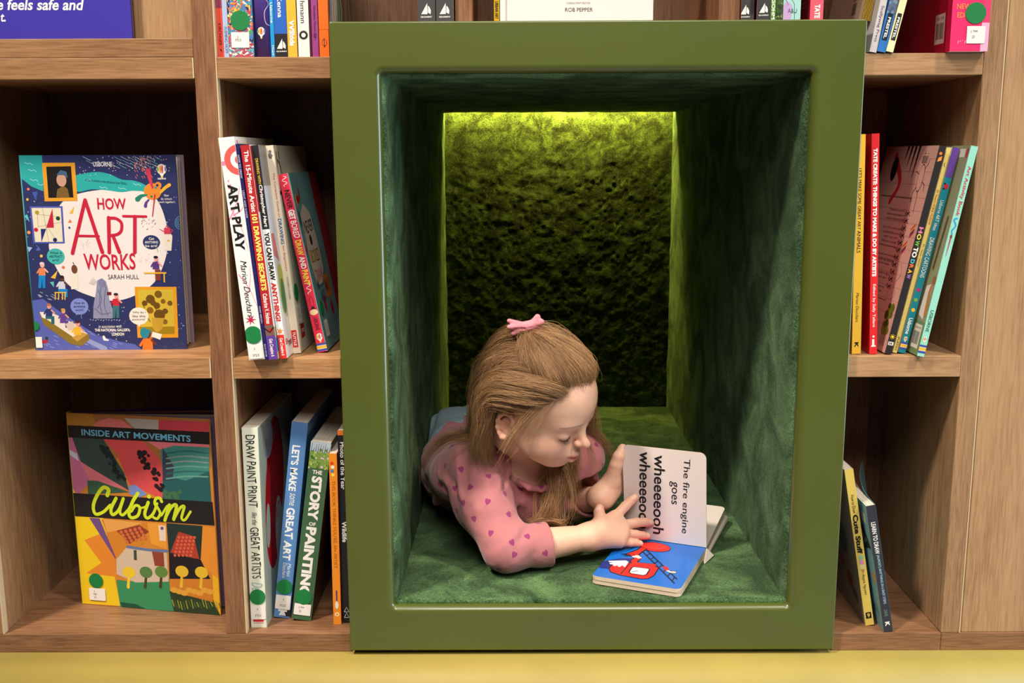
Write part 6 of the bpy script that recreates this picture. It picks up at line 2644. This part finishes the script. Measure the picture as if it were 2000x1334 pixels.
# B: lower hair at the sides and back, combed back over the ears and hanging
nB = 1100
phi = np.concatenate([rs.uniform(-math.pi, -.62, int(nB * .74)), rs.uniform(1.6, math.pi, nB - int(nB * .74))])
lo_, hi_ = hairline(phi), parting(phi)
th = lo_ + (hi_ - lo_) * rs.rand(nB)
root_l = skull(phi, th, .001)
root = np.array([hw(*p) for p in root_l])
nrm = root - hw(*SK_C)
nrm /= np.linalg.norm(nrm, axis=1, keepdims=True)
right = phi < 0
d0 = np.tile(HM @ np.array([-1.0, 0, -.25]), (nB, 1)) + nrm * .5
d0[~right] = (HM @ np.array([-.2, .35, -1.0])) + nrm[~right] * .4
hang = rs.uniform(0, 2 * math.pi, nB)


def tgB(i, P):
    Q_ = hl(P)
    g = np.tile(GR, (len(P), 1))
    ahead = (Q_[:, 0] > -.030) & (Q_[:, 2] > -.055) & right
    g[ahead] = HM @ np.array([-1.0, -.05, -.30])
    g[right & ~ahead] += np.array([-.10, .42, 0])
    amp = .55 * min(1, i / 9)
    g[:, 0] += amp * np.sin(hang + i * .55)
    g[:, 1] += amp * .6 * np.cos(hang * 1.7 + i * .5)
    return g / np.linalg.norm(g, axis=1, keepdims=True)


drop = np.clip(root[:, 2] - .612, .045, .2)
stepB = np.where(right, (drop * 1.25 + np.clip(root_l[:, 0] + .03, 0, .1)) / 26, .0098) * rs.uniform(.75, 1.12, nB) * np.where(rs.rand(nB) < .15, 1.18, 1.0)
GB = simulate(root, d0, tgB, 26, stepB, rs.uniform(.003, .010, nB), .66)
QB = (GB - HC_) @ HM / HS
over_ear = (np.abs(QB[..., 0] + .006) < .020) & (QB[..., 2] < -.010) & (QB[..., 2] > -.058) & (QB[..., 1] < -.045)
GB = GB[~over_ear.any(1)]
groups.append((GB, 11, .0045, .0034, 'B'))

# curls beyond the face, falling from the far temple
nC = 26
phi = rs.uniform(1.0, 1.55, nC)
root = np.array([hw(*p) for p in skull(phi, hairline(phi) + rs.uniform(.05, .3, nC), .001)])
hang3 = rs.uniform(0, 6.3, nC)


def tgC(i, P):
    g = np.tile(GR + np.array([.10, .35, 0]), (nC, 1))
    g[:, 0] += .75 * np.sin(hang3 + i * .62) * min(1, i / 8)
    g[:, 1] += .5 * np.cos(hang3 + i * .62) * min(1, i / 8)
    return g / np.linalg.norm(g, axis=1, keepdims=True)


GC = simulate(root, np.tile(HM @ np.array([-.6, .6, -.5]), (nC, 1)), tgC, 24, np.full(nC, .0092) * rs.uniform(.7, 1.1, nC), rs.uniform(.004, .012, nC), .7)
groups.append((GC, 12, .0040, .0035, 'C'))

# long locks that come round below the chin and hang to the carpet
nL = 40
phi = rs.uniform(1.75, 2.6, nL)
root = np.array([hw(*p) for p in skull(phi, hairline(phi) + rs.uniform(.05, .35, nL), .001)])
hang4 = rs.uniform(0, 6.3, nL)
W1 = at(1082, 912, 1.582) + rs.normal(0, 1, (nL, 3)) * np.array([.010, .007, .006])
W2 = at(1068, 1036, 1.560) + rs.normal(0, 1, (nL, 3)) * np.array([.013, .008, .006])


def tgL(i, P):
    v = (W1 if i < 11 else W2) - P
    v = v / (np.linalg.norm(v, axis=1, keepdims=True) + 1e-9)
    if i >= 11:
        v[:, 0] += .55 * np.sin(hang4 + i * .7)
        v[:, 1] += .35 * np.cos(hang4 + i * .7)
    return v / np.linalg.norm(v, axis=1, keepdims=True)


len1 = np.linalg.norm(W1 - root, axis=1) * 1.12 / 11
GL = simulate(root, np.tile(np.array([0, .2, -1.0]), (nL, 1)), tgL, 26, len1 * rs.uniform(.92, 1.05, nL), rs.uniform(.004, .011, nL), .45)
groups.append((GL, 11, .0040, .0032, 'L'))

# wisps in front of the ear and at the forehead
nW = 18
phi = np.radians(rs.uniform(-74, -44, nW))
root = np.array([hw(*p) for p in skull(phi, hairline(phi) + .06, .001)])
hang2 = rs.uniform(0, 6.3, nW)


def tgW(i, P):
    g = np.tile(GR * .8 + HM @ np.array([-.50 + .1 * math.sin(i), 0, -.3]), (nW, 1))
    g[:, 0] += .25 * np.sin(hang2 + i * .5)
    return g / np.linalg.norm(g, axis=1, keepdims=True)


GW = simulate(root, np.tile(HM @ np.array([-.6, -.5, -.5]), (nW, 1)), tgW, 18, np.full(nW, .0062) * rs.uniform(.6, 1.3, nW), rs.uniform(.0015, .004, nW), .75)
groups.append((GW, 4, .0030, .0020, 'W'))

allP, allR, allC = [], [], []
TT = 18
for G_, nch, rj, tj, kind in groups:
    n_s, n_t, _ = G_.shape
    # resample guides to a common count
    ti = np.linspace(0, n_t - 1, TT)
    i0 = np.minimum(ti.astype(int), n_t - 2)
    fr_t = (ti - i0)[None, :, None]
    Gs = G_[:, i0] * (1 - fr_t) + G_[:, i0 + 1] * fr_t
    for _ in range(2):
        Gs[:, 1:-1] = .25 * Gs[:, :-2] + .5 * Gs[:, 1:-1] + .25 * Gs[:, 2:]
    t = np.linspace(0, 1, TT)
    shade_g = np.clip(.5 + 1.9 * noise3(Gs[:, TT // 3], 70, 55, 3) + rs.normal(0, .10, n_s), 0, 1)
    for c in range(nch):
        j0 = rs.normal(0, 1, (n_s, 1, 3)) * rj
        j1 = rs.normal(0, 1, (n_s, 1, 3)) * tj
        w = t[None, :, None]
        if kind == 'A':
            prof = (1 - w) * j0 + w * j1 * .8
        else:
            prof = (1 - w) * j0 + w * j1 + np.sin(w * math.pi * 2.0 + rs.uniform(0, 6.3, (n_s, 1, 1))) * rs.normal(0, .0011, (n_s, 1, 3)) * w * 2
        P_ = Gs + prof
        allP.append(P_)
        r_ = np.full((n_s, TT), .00022) * rs.uniform(.65, 1.15, (n_s, 1))
        r_ *= np.interp(t, [0, .06, .75, 1], [.35, 1, .9, .25])[None]
        if kind == 'A':
            r_ *= np.interp(t, [0, .9, 1], [1, 1, .8])[None]
        allR.append(r_)
        s_ = np.clip(shade_g + rs.normal(0, .13, n_s), 0, 1)[:, None] * np.ones((1, TT))
        if kind != 'A':
            s_ = np.clip(s_ * .80 + .16 * t[None], 0, 1)
        allC.append(DARK + (LITE - DARK) * s_[..., None])
# flyaway strands
nF = 260
pick = rs.randint(0, len(GA), nF // 2)
pick2 = rs.randint(0, len(GB), nF - nF // 2)


def resamp(G_):
    n_t = G_.shape[1]
    ti = np.linspace(0, n_t - 1, TT)
    i0 = np.minimum(ti.astype(int), n_t - 2)
    f_ = (ti - i0)[None, :, None]
    return G_[:, i0] * (1 - f_) + G_[:, i0 + 1] * f_


GF = np.concatenate([resamp(GA[pick]), resamp(GB[pick2])])
t = np.linspace(0, 1, TT)
nr = GF - hw(*SK_C)
nr /= np.linalg.norm(nr, axis=2, keepdims=True)
GF = GF + nr * (np.sin(t * math.pi)[None, :, None] * rs.uniform(.004, .016, (nF, 1, 1))) + np.cumsum(rs.normal(0, .0011, GF.shape), axis=1)
allP.append(GF)
allR.append(np.full((nF, TT), .00020))
allC.append(np.tile(DARK + (LITE - DARK) * .6, (nF, TT, 1)))
P_ = np.concatenate(allP)
R_ = np.concatenate(allR)
C_ = np.concatenate(allC)
# keep every strand outside the skin and cloth
sh = P_.shape
Pf = P_.reshape(-1, 3)
d, g = coll.grad(Pf)
pen = np.clip(.0016 - d, 0, .012)
pen[np.arange(len(Pf)) % TT < 1] = 0
P_ = (Pf + g * pen[:, None]).reshape(sh)
P_[..., 2] = np.maximum(P_[..., 2], .4350)
P_[..., 0] = np.maximum(P_[..., 0], -.168)
# scalp cap under the strands
nu, nv = 120, 70
ph = np.linspace(-math.pi, math.pi, nu)
cv, cf, cc = [], [], []
for v_ in np.linspace(0, 1, nv):
    th = hairline(ph) + .05 + (math.pi / 2 - hairline(ph) - .05) * v_
    cv.append(skull(ph, th, .0024 * min(1, v_ * 12)))
cv = np.stack(cv).reshape(-1, 3)
cv = HC_ + HS * (cv @ HM.T)
I = np.arange(nu * nv).reshape(nv, nu)
cf = np.stack([I[:-1, :-1], I[:-1, 1:], I[1:, 1:], I[1:, :-1]], -1).reshape(-1, 4)
cc = np.tile(DARK * 1.15, (len(cv), 1))


def hair_mat():
    m, n, l, b = new_mat('hair_strands', (.3, .2, .1), .45, .4)
    a = N(n, 'ShaderNodeAttribute')
    a.attribute_name = 'tint'
    l.new(a.outputs['Color'], b.inputs['Base Color'])
    return m


hair_o = tubes('hair', P_, R_, hair_mat(), C_, extra=(cv, cf, cc))

# pink bow at the crown
e1 = np.array([.965, .20, .17])
e1 /= np.linalg.norm(e1)
e3 = HM @ np.array([.1, 0, 1.0])
e3 = e3 - e1 * (e3 @ e1)
e3 /= np.linalg.norm(e3)
e2 = np.cross(e3, e1)
BW = TIE_W + e3 * .0195 + e1 * .010 - e2 * .002
bw = lambda a, b_, c: BW + e1 * a + e2 * b_ + e3 * c
bs = Sdf()
for a, c, b_ in ((-.029, .0140, .004), (-.0315, .0085, -.004), (-.0300, .0020, .004), (-.0270, -.0050, -.004), (-.0235, -.0105, .003)):
    bs.cap(bw(-.005, 0, 0), bw(a, b_, c), .0058, .0034, .004)
for a, c, b_ in ((.0150, .0105, .003), (.0190, .0050, -.004), (.0190, -.0020, .004), (.0150, -.0075, -.002)):
    bs.cap(bw(.004, 0, 0), bw(a, b_, c), .0058, .0048, .004)
bs.ell(bw(0, -.002, .0008), (.0072, .0075, .0082), np.stack([e1, e2, e3], 1), .003)
for c in (-.003, .003):
    bs.cap(bw(-.006, -.0095, c), bw(.006, -.0095, c * .6), .0008, .0008, .002, '-')
bs.cap(bw(-.008, -.006, .001), bw(-.024, -.006, .004), .0010, .0012, .003, '-')
V, F = bs.mesh(BW - .05, BW + .05, .0011)
BOW = plain_noise('pink_bow_cloth', lin((224, 140, 152)), .08, 400, .9, .1)
bow_o = np_mesh('bow', finish_net(V, F, 1), F, BOW)
bow_o['label'] = 'small pink cloth bow tied at the crown'
bow_o.parent = hair_o
bow_o.matrix_parent_inverse = Matrix.Identity(4)

# lashes on the lowered lids
LASH = new_mat('lash_brown', lin((58, 38, 30)), .5)[0]
for sd in (-1, 1):
    LP = []
    for k in range(30):
        s_ = (k + .5) / 30
        y_ = .0185 + .0215 * s_
        z_ = -.0218 - .0035 * math.sin(s_ * math.pi)
        x_ = float(np.interp(s_, [0, .4, .75, 1], [.0745, .0772, .0745, .0690]))
        p0 = hw(x_, sd * y_, z_)
        for _ in range(4):
            d, g = body_s.grad(p0[None])
            p0 = p0 - g[0] * d[0]
        dirl = HM @ np.array([.85, sd * (.10 + .75 * s_), -.62])
        upl = HM @ np.array([.5, sd * .2, .7])
        ln = .0068 * (.6 + .5 * math.sin(s_ * math.pi)) * rnd.uniform(.8, 1.1)
        LP.append([p0 + dirl * ln * t_ + upl * ln * .35 * t_ * t_ for t_ in np.linspace(0, 1, 6)])
    LP = np.array(LP)
    tubes('eyelashes', LP, np.tile(np.linspace(.00030, .00008, 6), (len(LP), 1)), LASH)
